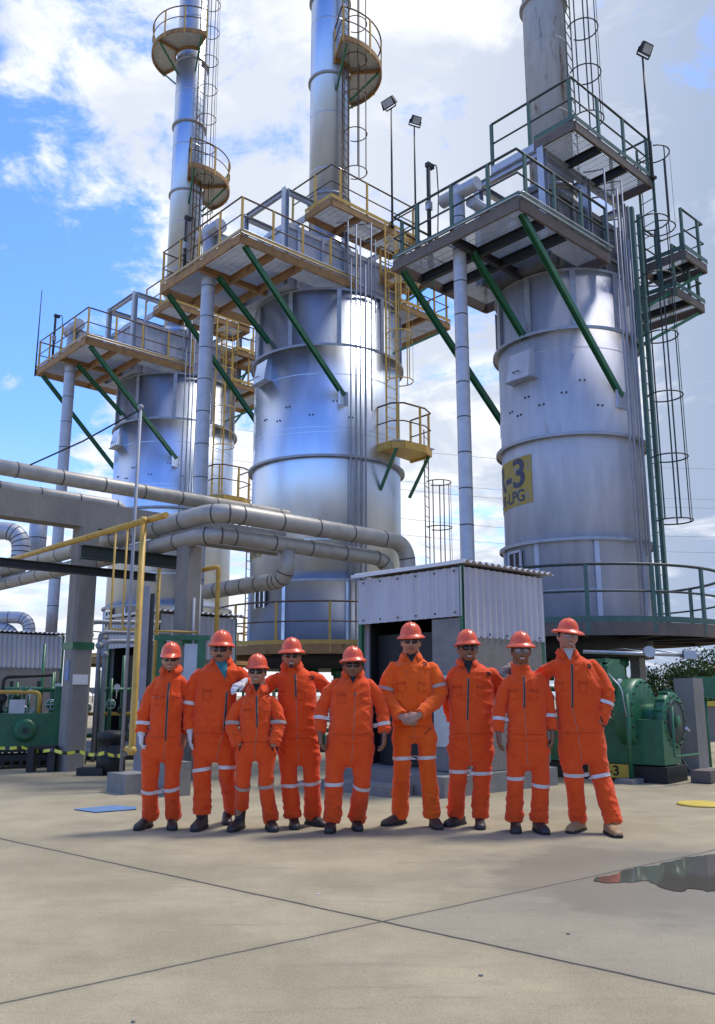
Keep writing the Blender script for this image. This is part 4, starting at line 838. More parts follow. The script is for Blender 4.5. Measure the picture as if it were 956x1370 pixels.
def head_mesh(mb, c, s, yaw, tilt, wide=1.0):
    n, m = 40, 30; MT = Matrix.Rotation(yaw, 3, 'Z') @ Matrix.Rotation(tilt, 3, 'Y'); vs = []; fs = []
    for i in range(m+1):
        th = math.pi*i/m
        for k in range(n):
            a = 2*math.pi*k/n; x = math.sin(th)*math.cos(a); y = math.sin(th)*math.sin(a); z = math.cos(th)
            X, Y, Zz = x*.076*wide, y*.096, z*.118
            low = max(0, -z); X *= 1-.26*low**1.6*(1 if y < 0 else .6)
            if y > 0: Y *= 1-.35*low**1.5
            else: Y *= 1-.10*low**2
            f = max(0, -y)
            g = lambda x0, z0, wx, wz: math.exp(-((X-x0)/wx)**2-((Zz-z0)/wz)**2)
            if f > 0:
                Y -= .021*g(0, -.034, .013, .016)+.011*g(0, -.012, .009, .024)+.006*(g(.014, -.040, .008, .008)+g(-.014, -.040, .008, .008))
                Y += .010*(g(.032, .004, .017, .012)+g(-.032, .004, .017, .012)); Y -= .005*g(0, .024, .05, .010)
                Y -= .006*g(0, -.062, .020, .005)+.007*g(0, -.078, .018, .006)-.007*g(0, -.0695, .024, .0035)
                Y -= .009*g(0, -.102, .020, .014); Y -= .005*(g(.042, -.035, .02, .02)+g(-.042, -.035, .02, .02))
            vs.append(Vector(c)+MT @ (Vector((X, Y, Zz))*s))
    for i in range(m):
        for k in range(n): fs.append((i*n+k, (i+1)*n+k, (i+1)*n+(k+1) % n, i*n+(k+1) % n))
    mb.add(vs, fs, True)
    for sx in (-1, 1):
        b = MB().sphere((0, 0, 0), (.010, .020, .033), 10, 8); mb.add([Vector(c)+MT @ ((Vector(v)+Vector((sx*.076*wide, .012, -.012)))*s) for v in b.v], b.f, True)
    return lambda p: Vector(c)+MT @ (Vector(p)*s)
def hand(mb, w, d, pn, thumb, curl=.5, s=1.0, fat=1.0):
    # w wrist, d direction of the fingers, pn palm normal, thumb +1/-1 side
    d = Vector(d).normalized(); pn = Vector(pn); pn = (pn-d*pn.dot(d)).normalized(); sd_ = d.cross(pn)*thumb; w = Vector(w)
    mb.loft([ell(w+d*a*s, sd_*b*s*fat, pn*c_*s*fat, 14, 2.6) for a, b, c_ in ((-.03, .028, .022), (0, .029, .021), (.03, .038, .019), (.065, .044, .018), (.095, .042, .015), (.102, .036, .010))])
    for k, (off, ln) in enumerate(((.031, .074), (.0105, .083), (-.0105, .077), (-.031, .060))):
        p = w+d*(.085-.004*abs(k-1))*s+sd_*off*s; a = curl*.35; pts = [p]; rr = [0.0082]
        for j, fr in enumerate((.46, .31, .23)):
            dr = d*math.cos(a)+pn*math.sin(a)+sd_*(off*.8)*(1-curl*.5); p = p+dr.normalized()*ln*fr*s*1.15; pts.append(p); rr.append((.0094, .0087, .0072)[j]); a += curl*(.75+.05*k)
        mb.tube(pts, [x*s*fat for x in rr], 8); mb.sphere(pts[-1], rr[-1]*s*fat, 8, 6)
    p0 = w+d*.022*s+sd_*.026*s; p1 = w+d*.052*s+sd_*.050*s+pn*.010*s; p2 = w+d*.080*s+sd_*.056*s+pn*(.016+.012*curl)*s; p3 = w+d*.104*s+sd_*(.056-.012*curl)*s+pn*(.020+.020*curl)*s
    mb.tube([p0, p1, p2, p3], [x*s*fat for x in (.016, .0125, .0105, .008)], 8); mb.sphere(p3, .008*s*fat, 8, 6)
def hat_mesh(at, hw, full=True):
    # at(p) maps head coordinates to the scene; hw half width of the brim
    n = 56; prof = []
    dr = .097; H = .110
    vs = []; rows = []
    def ring(kx, z, dome=None):
        row = []
        for k in range(n):
            a = 2*math.pi*k/n; ca, sa = math.cos(a), math.sin(a)
            if dome is None:
                if full: rx, ry = hw*kx, hw*1.13*kx
                else:
                    fr = max(0, -sa)**1.5; rx, ry = (dr+.008)*1.0, dr*1.18+.008+.055*fr; kk = (kx-.8)/.2; rx = dr+.008*kk; ry = dr*1.18+(.006+.055*fr)*kk
            else: rx, ry = dome*dr, dome*dr*1.18
            zz = z
            if dome is None: zz -= .010*max(0, -sa)**2*(kx-.8)/.2 if full else .020*max(0, -sa)*(kx-.8)/.2
            x, y = rx*ca, ry*sa
            if dome is not None and dome < 1:
                for x0, hgt in ((0, .010), (.035, .004), (-.035, .004)): zz += hgt*math.exp(-((x-x0)/.011)**2)*min(1, (1-dome)*4)*(1 if abs(y) < .1 else .5)
            row.append(len(vs)); vs.append((x, y, zz))
        rows.append(row)
    z0 = .040
    ring(.8, z0-.010, .96); ring(.82, z0-.006, None); ring(.97, z0-.024, None); ring(1.0, z0-.020, None); ring(.985, z0-.014, None); ring(.84, z0+.003, None); ring(.8, z0+.010, 1.0)
    for i in range(1, 9):
        t = math.pi/2*i/9; ring(.8, z0+.010+H*math.sin(t), math.cos(t)**.8)
    m_ = MB(); fs = []
    for i in range(len(rows)-1):
        for k in range(n): fs.append((rows[i][k], rows[i][(k+1) % n], rows[i+1][(k+1) % n], rows[i+1][k]))
    top = len(vs); vs.append((0, 0, z0+.010+H+.010)); fs += [(rows[-1][k], rows[-1][(k+1) % n], top) for k in range(n)]
    # inner dome closes the shell
    o = len(vs)
    for i in range(0, 6):
        t = math.pi/2*i/6
        for k in range(n): a = 2*math.pi*k/n; vs.append((dr*.94*math.cos(t)*math.cos(a), dr*1.11*math.cos(t)*math.sin(a), z0-.008+(H)*math.sin(t)))
    for i in range(5):
        for k in range(n): fs.append((o+i*n+k, o+(i+1)*n+k, o+(i+1)*n+(k+1) % n, o+i*n+(k+1) % n))
    fs += [(rows[0][k], o+k, o+(k+1) % n, rows[0][(k+1) % n]) for k in range(n)]
    m_.add([at(v) for v in vs], fs, True); return m_
def person(q):
    Y = q['Y']; P = lambda a: W(a[0], a[1], Y+(a[2] if len(a) > 2 else 0)); k = Y*.985/F      # metres per pixel
    root = W(q['cx'], 1000, Y); root.z = 0
    t = thing('person', q['label'], 'person', tuple(root), 0, 'workers in orange coveralls')
    O = -root; rnd = random.Random(q['cx'])
    cmat = M[q.get('cloth', 'orange')]
    # ---- head, neck, slim body, hands: one continuous skin surface
    chin = P((q['chin'][0], q['chin'][1]+1.5)); s = q['hs']; hc = chin+Vector((0, -.045, .118*s)); hc.y = Y-.035
    bd = MB(); at = head_mesh(bd, hc+O, s, R(q.get('yaw', 0)), R(q.get('tilt', 0)), q.get('wide', 1.0)*1.09)
    shl, shr = P(q['sh'][0]), P(q['sh'][1]); nb = (shl+shr)/2; nb.x = nb.x*.35+chin.x*.65; nb.z = (shl.z+shr.z)/2+.01
    limb(bd, [hc+O+Vector((0, .04, -.02)), nb+O+Vector((0, .045, .03)), nb+O+Vector((0, .02, -.12))], [.070*s, .077*s*q.get('neck', 1), .098*s])
    hip = P(((q['hip'][0]+q['hip'][1])/2, q['hip'][2])); limb(bd, [nb+O-Vector((0, 0, .1)), (nb+hip)/2+O, hip+O], [.10, .09, .09], n=12)
    for a in q['arms']:
        pts = [P(p)+O for p in a['p']]; b0 = pts[0].lerp(pts[1], .35); b0.z -= .02; limb(bd, [b0]+pts[1:], [.035, .036, .029], n=12); limb(bd, [nb+O-Vector((0, 0, .12)), b0], [.05, .034], n=10)
    for l in q['legs']:
        kx = [P(l['hip'])+O, P(l['knee'])+O, G(*l['foot'])+O+Vector((0, .04, .10))]; limb(bd, kx, [.07, .048, .03], n=12)
    gl = []
    for a in q['arms']:
        if not a.get('hand'): continue
        h = a['hand']; w = P(a['p'][-1])+O
        hand(bd, w, h['d'], h['n'], h['t'], h.get('curl', .5), h.get('s', 1.0), .86 if h.get('glove') else 1.0)
        if h.get('glove'):
            g_ = MB(); hand(g_, w, h['d'], h['n'], h['t'], h.get('curl', .5), h.get('s', 1.0)*1.02, 1.22); d_ = Vector(h['d']).normalized(); g_.tube([w-d_*.055, w+d_*.02], [.039, .034], 14); gl.append((g_, h['glove']))
    link('body', vmesh(bd, .0052, 2, 'body', .4), M[q.get('skin', 'skin_tan')], t)
    for g_, mt in gl: link('glove', vmesh(g_, .005, 2, 'glove', .4), M[mt], t)
    # ---- coverall: lofted trunk, sleeves and trouser legs fused to one garment
    cv = MB(); xl, xr = q['sh'][0], q['sh'][1]; ys = (xl[1]+xr[1])/2; rows = []
    def cxn_x(a, pts): return .03 if pts[0].x < W(q['chin'][0], ys, Y).x+O.x else -.03
    def row(y, a, b, dep, dy=0, e=2.2):
        L_, R_ = W(a, y, Y), W(b, y, Y); c = (L_+R_)/2+O+Vector((0, dy, 0)); rows.append(ell(c, Vector(((R_.x-L_.x)/2, 0, 0)), Vector((0, dep, 0)), 28, e))
    cxn = q['chin'][0]; D = q.get('dep', .125); ch, wa, hp = q['chest'], q['waist'], q['hip']; yc = q['crotch'][1]
    row(ys-14.5, cxn-10.5, cxn+10.5, .076, .035); row(ys-9.5, cxn-14, cxn+14, .09, .03); row(ys-2, xl[0]*.58+cxn*.42, xr[0]*.58+cxn*.42, .102, .02); row(ys+5, xl[0]*.84+cxn*.16, xr[0]*.84+cxn*.16, D*.92, .012)
    row(ch[2]-12, ch[0]+1, ch[1]-1, D, 0); row(ch[2], ch[0], ch[1], D*1.03, -.005); row(wa[2], wa[0], wa[1], D*q.get('belly', 1.0), -.012*q.get('belly', 1)); row((wa[2]+hp[2])/2, (wa[0]+hp[0])/2, (wa[1]+hp[1])/2, D*(1+q.get('belly', 1))/2, -.008)
    row(hp[2], hp[0], hp[1], D*.86, .0); row(yc-6, hp[0]+1, hp[1]-1, .092, .005); row(yc+1, hp[0]+4, hp[1]-4, .06, .01)
    cv.loft(rows); axes = []; parts_ = []
    for a in q['arms']:
        pts = [P(p)+O for p in a['p']]; r_ = [x*k*.93 for x in a.get('r', (11, 9.5, 8))]
        r_ = [r_[0]*.86, (r_[0]+r_[1])/2]+r_[1:]; d_ = (pts[-1]-pts[-2]).normalized(); cin = Vector((cxn_x(a, pts), 0, 0)); pts = [pts[0]+cin-Vector((0, 0, .012)), pts[0].lerp(pts[1], .38)]+pts[1:]; sv = MB(); o_, rr = limb(sv, pts[:-1]+[pts[-1]-d_*.012], r_); parts_.append(vmesh(sv, 0.0082, 4, 'sleeve')); axes.append((o_, rr, 'arm'))
    for l in q['legs']:
        hpt = P(l['hip'])+O; kn = P(l['knee'])+O; ft = G(*l['foot'])+O; an = Vector((P(l['ankle']).x+O.x, ft.y+.035, l.get('hem', .085)))
        r_ = [x*k for x in l['r']]; sg = .008 if hpt.x+root.x > W(q['crotch'][0], q['crotch'][1], Y).x else -.008; hpt.x += sg; o_, rr = limb(cv, [hpt, hpt.lerp(kn, .5), kn, kn.lerp(an, .55), an], [r_[0]*.95, r_[1]*.98, r_[1]*.93, (r_[1]+r_[2])/2*.95, r_[2]]); axes.append((o_, rr, 'leg'))
    me = fuse([vmesh(cv, 0.0082, 5, 'coverall', .5)]+parts_, 'coverall')
    nv = len(me.vertices); co_ = np.empty(nv*3); me.vertices.foreach_get('co', co_); co_ = co_.reshape(-1, 3); no = np.empty(nv*3); me.vertices.foreach_get('normal', no); no = no.reshape(-1, 3)
    best = np.full(nv, 9e9); para = np.zeros(nv); kind = np.zeros(nv); ln = np.zeros(nv)
    for o_, rr, kd in axes:
        A = np.array(o_); 
        for i in range(len(A)-1):
            d_ = A[i+1]-A[i]; L2 = (d_**2).sum(); tt = np.clip(((co_-A[i])@d_)/L2, 0, 1); ds = np.linalg.norm(co_-A[i]-tt[:, None]*d_, axis=1)/rr[i]
            w_ = ds < best; best[w_] = ds[w_]; para[w_] = (i+tt[w_])/(len(A)-1); kind[w_] = 1 if kd == 'arm' else 2
    inl = best < 1.25
    rs_ = np.random.RandomState(q['cx']); x, y, z = co_.T
    def wav(kv, warp=1.2):
        kv = np.array(kv, float); ph = rs_.rand()*6.28; w2 = np.sin(co_@(rs_.randn(3)*9)+rs_.rand()*6)*warp+np.sin(co_@(rs_.randn(3)*21)+rs_.rand()*6)*warp*.5
        return (1-np.abs(np.sin(co_@kv*.5+ph+w2)))**2
    patch = lambda f: .5+.5*np.sin(co_@(rs_.randn(3)*f)+rs_.rand()*6)
    disp = np.zeros(nv); trunk = ~inl
    disp += .010*patch(8)*wav((14, 6, 36))+.009*patch(9)*wav((-20, 5, 34))+.008*patch(10)*wav((48, 10, 12))
    leg = inl & (kind == 2); arm = inl & (kind == 1)
    low = np.clip((para-.62)/.35, 0, 1)*leg; disp += low*(.009*wav((4, 3, 95), .9)*patch(7)+.006*wav((16, 3, 70)))
    kn_ = np.exp(-((para-.42)/.16)**2)*leg; disp += kn_*.010*wav((25, 4, 58))*patch(7)
    hi_ = np.clip(1-para/.35, 0, 1)*leg; disp += hi_*.014*wav((44, 4, 38))*patch(6)
    aw = np.clip((para-.25)/.5, 0, 1)*arm; disp += aw*(.010*wav((16, 5, 80), .9)*patch(8)+.008*wav((30, 5, 60)))
    ze = (wa[2]+hp[2])/2; zw = (W(cxn, ze, Y)).z; disp += np.exp(-((z-zw)/.08)**2)*trunk*.014*wav((6, 4, 80))
    co_ += no*(disp-.008)[:, None]
    co_[:, 2] = np.maximum(co_[:, 2], .012)
    me.vertices.foreach_set('co', co_.ravel()); me.update(); cov = link('coverall', me, cmat, t)
    bvh = BVHTree.FromObject(cov, bpy.context.evaluated_depsgraph_get()) if False else BVHTree.FromPolygons([Vector(c) for c in co_], [tuple(p.vertices) for p in me.polygons])
    def front(px, py, off=.004):
        p = W(px, py, Y)+O; h = bvh.ray_cast(Vector((p.x, -1.2, p.z)), Vector((0, 1, 0)))
        return (h[0]+Vector((0, -off, 0))) if h[0] else None
    def strip(name, pl, hw, mat, off=.004, par=cov):
        L_, R_ = [], []
        for i, (px, py) in enumerate(pl):
            a = front(px-hw, py, off); b = front(px+hw, py, off)
            if a and b: L_.append(a); R_.append(b)
        if len(L_) < 2: return
        vs = []; back = Vector((0, .006, 0))
        for a, b in zip(L_, R_): vs += [a, b, b+back, a+back]
        fs = []
        for i in range(len(L_)-1):
            for j in range(4): fs.append((4*i+j, 4*i+(j+1) % 4, 4*i+4+(j+1) % 4, 4*i+4+j))
        fs += [(0, 3, 2, 1), (len(vs)-4, len(vs)-3, len(vs)-2, len(vs)-1)]
        MB().add(vs, fs, True).build(name, mat, par)
    def seg(a, b, n=16): return [(a[0]+(b[0]-a[0])*i/n, a[1]+(b[1]-a[1])*i/n) for i in range(n+1)]
    # reflective bands wrapped round limbs
    for (ai, tpos, wd, mt) in q['bands']:
        o_, rr, kd = axes[ai]; zt_ = W(0, tpos, Y).z; i = min(range(len(o_)-1), key=lambda j: abs((o_[j].z+o_[j+1].z)/2-zt_)+(5 if j < 3 else 0)); f = min(1, max(0, (zt_-o_[i].z)/(o_[i+1].z-o_[i].z-1e-9))); c = o_[i].lerp(o_[i+1], f); d_ = (o_[i+1]-o_[i]).normalized()
        e1 = d_.cross(Vector((0, 1, 0))).normalized(); e2 = d_.cross(e1); n = 40; tilt = rnd.uniform(-.12, .12); rings = []
        for zz in (-wd/2, -wd/4, 0, wd/4, wd/2):
            rg = []
            for j in range(n):
                a = 2*math.pi*j/n; dr = e1*math.cos(a)+e2*math.sin(a); src = c+d_*(zz+tilt*rr[i]*math.cos(a)); h = bvh.ray_cast(src+dr*rr[i]*1.7, -dr, rr[i]*1.69)
                rg.append((h[0] if h[0] else src+dr*rr[i])-src)
            ln_ = [v.length for v in rg]; ln_ = [sum(ln_[(j+m_) % n] for m_ in range(-1, 2))/3 for j in range(n)]
            rings.append([c+d_*(zz+tilt*rr[i]*math.cos(2*math.pi*j/n))+(e1*math.cos(2*math.pi*j/n)+e2*math.sin(2*math.pi*j/n))*(ln_[j]+.005) for j in range(n)])
        vs = [p for r_ in rings for p in r_]; fs = []
        for a in range(4):
            for j in range(n): fs.append((a*n+j, a*n+(j+1) % n, (a+1)*n+(j+1) % n, (a+1)*n+j))
        MB().add(vs, fs, True).build('reflective_band', M[mt], cov)
    # collar, shirt opening, zip, badge, pockets
    ny = ys-10.5
    if q.get('collar', True):
        vee = q.get('vee', 12); cb = MB(); n = 22; c0 = W(cxn, ny, Y)+O+Vector((0, .02, 0)); rw = []
        for i in range(n+1):
            a = R(-90)+R(q.get('cgap', 26))+(2*math.pi-2*R(q.get('cgap', 26)))*i/n; ca, sa = math.cos(a), math.sin(a); fr = max(0, -sa)
            din = Vector((ca*.076, sa*.082, .026-.045*fr)); dtop = Vector((ca*.084, sa*.090, .031-.045*fr)); dout = Vector((ca*(.112+.012*fr), sa*(.112+.020*fr), -.014-.056*fr))
            rw.append([c0+din+Vector((0, 0, -.03)), c0+din, c0+dtop, c0+dout, c0+dout+Vector((-ca*.006, -sa*.006, -.004)), c0+dtop*.985+Vector((0, 0, -.006))])
        cb.loft(rw); cb.build('collar', cmat, cov)
    if q.get('shirt'):
        z0_, z1_, hw_ = ny-4, ny+q.get('vee', 12), q.get('veew', 7); vs = []; fs = []; N_ = 8
        for i in range(N_+1):
            y_ = z0_+(z1_-z0_)*i/N_; w_ = hw_*(1-i/N_)+.4
            for j in range(5): 
                p = front(cxn+q.get('zx', 0)*i/N_-w_+2*w_*j/4, y_, .006) or (W(cxn-w_+2*w_*j/4, y_, Y)+O+Vector((0, -.065, 0))); vs.append(p)
        for i in range(N_):
            for j in range(4): a = i*5+j; fs.append((a, a+1, a+6, a+5))
        o = len(vs); vs += [v+Vector((0, .012, 0)) for v in vs]; fs += [tuple(x+o for x in reversed(f)) for f in fs]
        MB().add(vs, fs, True).build('undershirt', M[q['shirt']], t)
    z_ = q['zip']
    if z_:
        strip('zip_tape', seg(*z_, 26), 1.5, M['flap'], .004); strip('zip', seg(*z_, 26), .85, M['zip'], .009)
    strip('fly_seam', seg(((z_[1] if z_ else (q['crotch'][0], wa[2]))), (q['crotch'][0], q['crotch'][1]-2), 14), .35, M['flap'], .002)
    wy = ze-2; wl = [front(x_, wy+.4*math.sin(x_*.5), .003) for x_ in np.linspace(wa[0]+5, wa[1]-5, 26)]; wl = [v for v in wl if v]
    if len(wl) > 3: MB().tube(wl, .0018, 5).build('waist_seam', M['seam'], cov)
    for sx in (-1, 1):
        bx0 = cxn+sx*(wa[1]-wa[0])*.26; by0 = ch[2]-8; pw = 5.5; pl_ = []
        for (ax, ay) in ((-pw, 0), (0, 1.2), (pw, 0), (pw, 13), (0, 14.5), (-pw, 13), (-pw, 0)):
            v = front(bx0+ax, by0+ay, .003)
            if v: pl_.append(v)
        if len(pl_) > 5: MB().tube(pl_, .0018, 5).build('pocket_stitching', M['seam'], cov)
        v = [front(bx0+ax, by0+3.2+abs(ax)*-.15, .004) for ax in (-pw, -pw/2, 0, pw/2, pw)]; v = [x_ for x_ in v if x_]
        if len(v) > 3: MB().tube(v, .003, 5).build('pocket_flap', M['seam'], cov)
    if q.get('badge'):
        bx_, by_ = q['badge']
        MBs = MB()
        for pl in ([(-3, -2), (-1, -3.4), (1, -3), (1.6, -1), (0, .4), (-1.6, 1.4), (-2.2, 3)], [(2.4, -2.8), (3.4, -.6), (2.6, 1.6), (1, 2.8)], [(-3.2, 1.0), (-2.6, 3.2)]):
            L_ = [front(bx_+a*.85, by_+b*.85, .006) for a, b in pl]; L_ = [p for p in L_ if p]
            if len(L_) > 2: MBs.tube(L_, .0055, 5)
        if MBs.v: MBs.build('badge', M['badge'], cov)
    for (px, py, w_) in q.get('pockets', ()):
        strip('pocket_edge', [(px, py+i*.5) for i in range(3)], w_, M['flap'], .003)
    for pl in q.get('slits', ()): strip('pocket_slit', seg(pl[0], pl[1], 8), .9, M['zip'], .003)
    # ---- boots
    for l in q['legs']:
        ft = G(*l['foot'])+O; yw = R(l.get('yaw', 0)); RM = Matrix.Rotation(yw, 3, 'Z'); bt = MB(); sc = l.get('bs', 1.0)
        rg = []
        for (yy, hw_, hh) in ((.105, .030, .06), (.095, .038, .09), (.05, .042, .10), (0, .044, .10), (-.05, .046, .085), (-.10, .050, .068), (-.145, .047, .06), (-.175, .034, .045), (-.185, .02, .03)):
            rg.append([RM @ Vector((v.x, yy, max(0, v.z)))*sc+ft+Vector((0, 0, .0)) for v in ell(Vector((0, 0, hh*.5)), Vector((hw_, 0, 0)), Vector((0, 0, hh*.5)), 16, 2.8)])
        bt.loft(rg); bh = l.get('bh', .2); ka = P(l['knee'])+O; top_ = ft+Vector(((P(l['ankle']).x+O.x-ft.x)*min(1, bh/.15), .045, bh)); bt.tube([ft+RM @ Vector((0, .05, .06))*sc, ft.lerp(top_, .55)+Vector((0, .02, 0)), top_], [.048*sc, .052*sc, .056*sc], 14)
        bo = link('boot', vmesh(bt, .0085, 3, 'boot'), M[l.get('boot', q.get('boot', 'boot'))], t)
        so_ = MB(); so_.prism([tuple((RM @ Vector((x_, y_, 0))*sc+ft).xy) for x_, y_ in ((-.036, .11), (.036, .11), (.047, .03), (.052, -.09), (.043, -.155), (.02, -.19), (-.02, -.19), (-.043, -.155), (-.052, -.09), (-.047, .03))], .002, .024); so_.build('sole', M['sole'], bo)
    # ---- hat, glasses, face
    hw_ = q.get('hatw', 18)*1.04*k/s; HT = Matrix.Rotation(R(rnd.uniform(-5, 3)), 3, 'X') @ Matrix.Rotation(R(rnd.uniform(-3, 3)), 3, 'Y'); h0 = hat_mesh(lambda p: at(HT @ (Vector(p)-Vector((0, 0, .04)))+Vector((0, 0, .04+q.get('hz', .013)))), hw_, not q.get('cap'))
    ht = h0.build('hard_hat', M['hat'], t)
    MB().add([at(v) for v in MB().tube([(.088*math.cos(a), .1*math.sin(a), .035) for a in [2*math.pi*i/24 for i in range(24)]], .006, 6, closed=True).v], MB().tube([(.088*math.cos(a), .1*math.sin(a), .035) for a in [2*math.pi*i/24 for i in range(24)]], .006, 6, closed=True).f, True).build('headband', M['boot'], ht)
    gk = q.get('glasses', 'dark'); gm = MB()
    for sx in (-1, 1):
        n = 10; vs = []
        for i in range(n+1):
            x_ = sx*(.007+.058*i/n); yy = -.104+.10*(abs(x_)/.072)**2.6*.5+.012*(abs(x_)<.012)
            hgt = 1.3*(.013+.007*math.sin(math.pi*min(1, .25+i/n*.75)))*(1 if i < n else .55)
            vs += [(x_, yy, .006+hgt*.75), (x_, yy, .004-hgt), (x_, yy+.003, .004-hgt), (x_, yy+.003, .006+hgt*.75)]
        fs = []
        for i in range(n):
            for j in range(4): fs.append((4*i+j, 4*i+(j+1) % 4, 4*i+4+(j+1) % 4, 4*i+4+j))
        fs += [(0, 1, 2, 3), (4*n+3, 4*n+2, 4*n+1, 4*n)]; gm.add([at(v) for v in vs], fs, True)
    gl_ = gm.build('glasses', M['lens'] if gk == 'dark' else M['clearlens'], t)
    fr = MB(); pl = [(-.079, .02, .0), (-.079, -.05, .008), (-.066, -.062, .012)]; mir = [(-a, b, c) for a, b, c in pl]
    fr.tube([at(p) for p in pl], .0032, 5); fr.tube([at(p) for p in mir], .0032, 5)
    fr.tube([at(p) for p in [(-.066, -.064, .014), (-.04, -.094, .018), (-.012, -.106, .016), (0, -.107, .013), (.012, -.106, .016), (.04, -.094, .018), (.066, -.064, .014)]], .0036 if gk == 'dark' else .0030, 5)
    fr.build('frame', M['black'], gl_)
    if gk != 'dark':
        e = MB()
        for sx in (-1, 1): e.sphere(at((sx*.032, -.083, .002)), .0115*s, 12, 8)
        ey = e.build('eyes', M['eye'], t); e = MB()
        for sx in (-1, 1): e.sphere(at((sx*.032, -.0925, .003)), .0045*s, 8, 6)
        e.build('irises', M['hair'], ey)
        e = MB()
        for sx in (-1, 1): e.tube([at((sx*.014, -.101, .021)), at((sx*.032, -.099, .027)), at((sx*.050, -.082, .021))], .0042*s, 6)
        e.build('eyebrows', M['hair'], t)
    fy = lambda x_: -.0985+1.6*x_*x_*8
    smile = q.get('smile', 0); mo = MB()
    for zz, lift in ((-.0655, .4), (-.0755, 1.0)):
        mo.tube([at((x_, fy(x_)+.003, zz+smile*(.55*(abs(x_)/.027)**2*.012)-(smile*.004 if lift == 1 else 0))) for x_ in (-.027, -.018, -.009, 0, .009, .018, .027)], [.0015, .003, .0038, .0035, .0038, .003, .0015], 6)
    mo.build('lips', M['lip'], t)
    if smile > .5:
        tt = MB()
        vs = [at((x_, fy(x_)+.0022, zz+smile*(.55*(abs(x_)/.027)**2*.012))) for zz in (-.0675, -.0745) for x_ in (-.02, -.01, 0, .01, .02)]; vs += [v+Vector((0, .006, 0)) for v in vs]
        tt.add(vs, [(i, i+1, i+6, i+5) for i in range(4)]+[(10+i+5, 10+i+6, 10+i+1, 10+i) for i in range(4)], True); tt.build('teeth', M['teeth'], t)
    if q.get('moustache'):
        MB().tube([at((x_, fy(x_)-.004, -.0555-.009*(abs(x_)/.03)**2)) for x_ in (-.032, -.02, -.008, 0, .008, .02, .032)], [.002, .0062, .0075, .006, .0075, .0062, .002], 8).build('moustache', M['hair'], t)
    if q.get('goatee'):
        b = MB(); b.sphere((0, 0, 0), (.023, .010, .015), 12, 8); MB().add([at(Vector(v)+Vector((0, -.096, -.101))) for v in b.v], b.f, True).build('goatee', M['hair'], t)
    hr = MB(); n = 20; vs = []; fs = []                     # hair at the sides and back under the hat
    for i in range(n+1):
        a = R(-18)+R(216)*i/n
        for zz, kk in ((.05, 1.04), (.0, 1.05), (-.035 if 3 < i < n-3 else -.012, 1.03), (-.035 if 3 < i < n-3 else -.012, .9), (.05, .9)):
            vs.append(at((.077*kk*math.cos(a)*q.get('wide', 1)*1.09, .098*kk*math.sin(a), zz)))
    for i in range(n):
        for j in range(5): fs.append((5*i+j, 5*i+(j+1) % 5, 5*i+5+(j+1) % 5, 5*i+5+j))
    fs += [(0, 1, 2, 3, 4), tuple(5*n+j for j in (4, 3, 2, 1, 0))]; hr.add(vs, fs, True).build('hair', M['hair'], t)
    return t
DN = (0, -.06, -1)
def hd(d=DN, n=(0, 1, 0), t=1, curl=.55, glove=None, s=1.0): return dict(d=d, n=n, t=t, curl=curl, glove=glove, s=s)
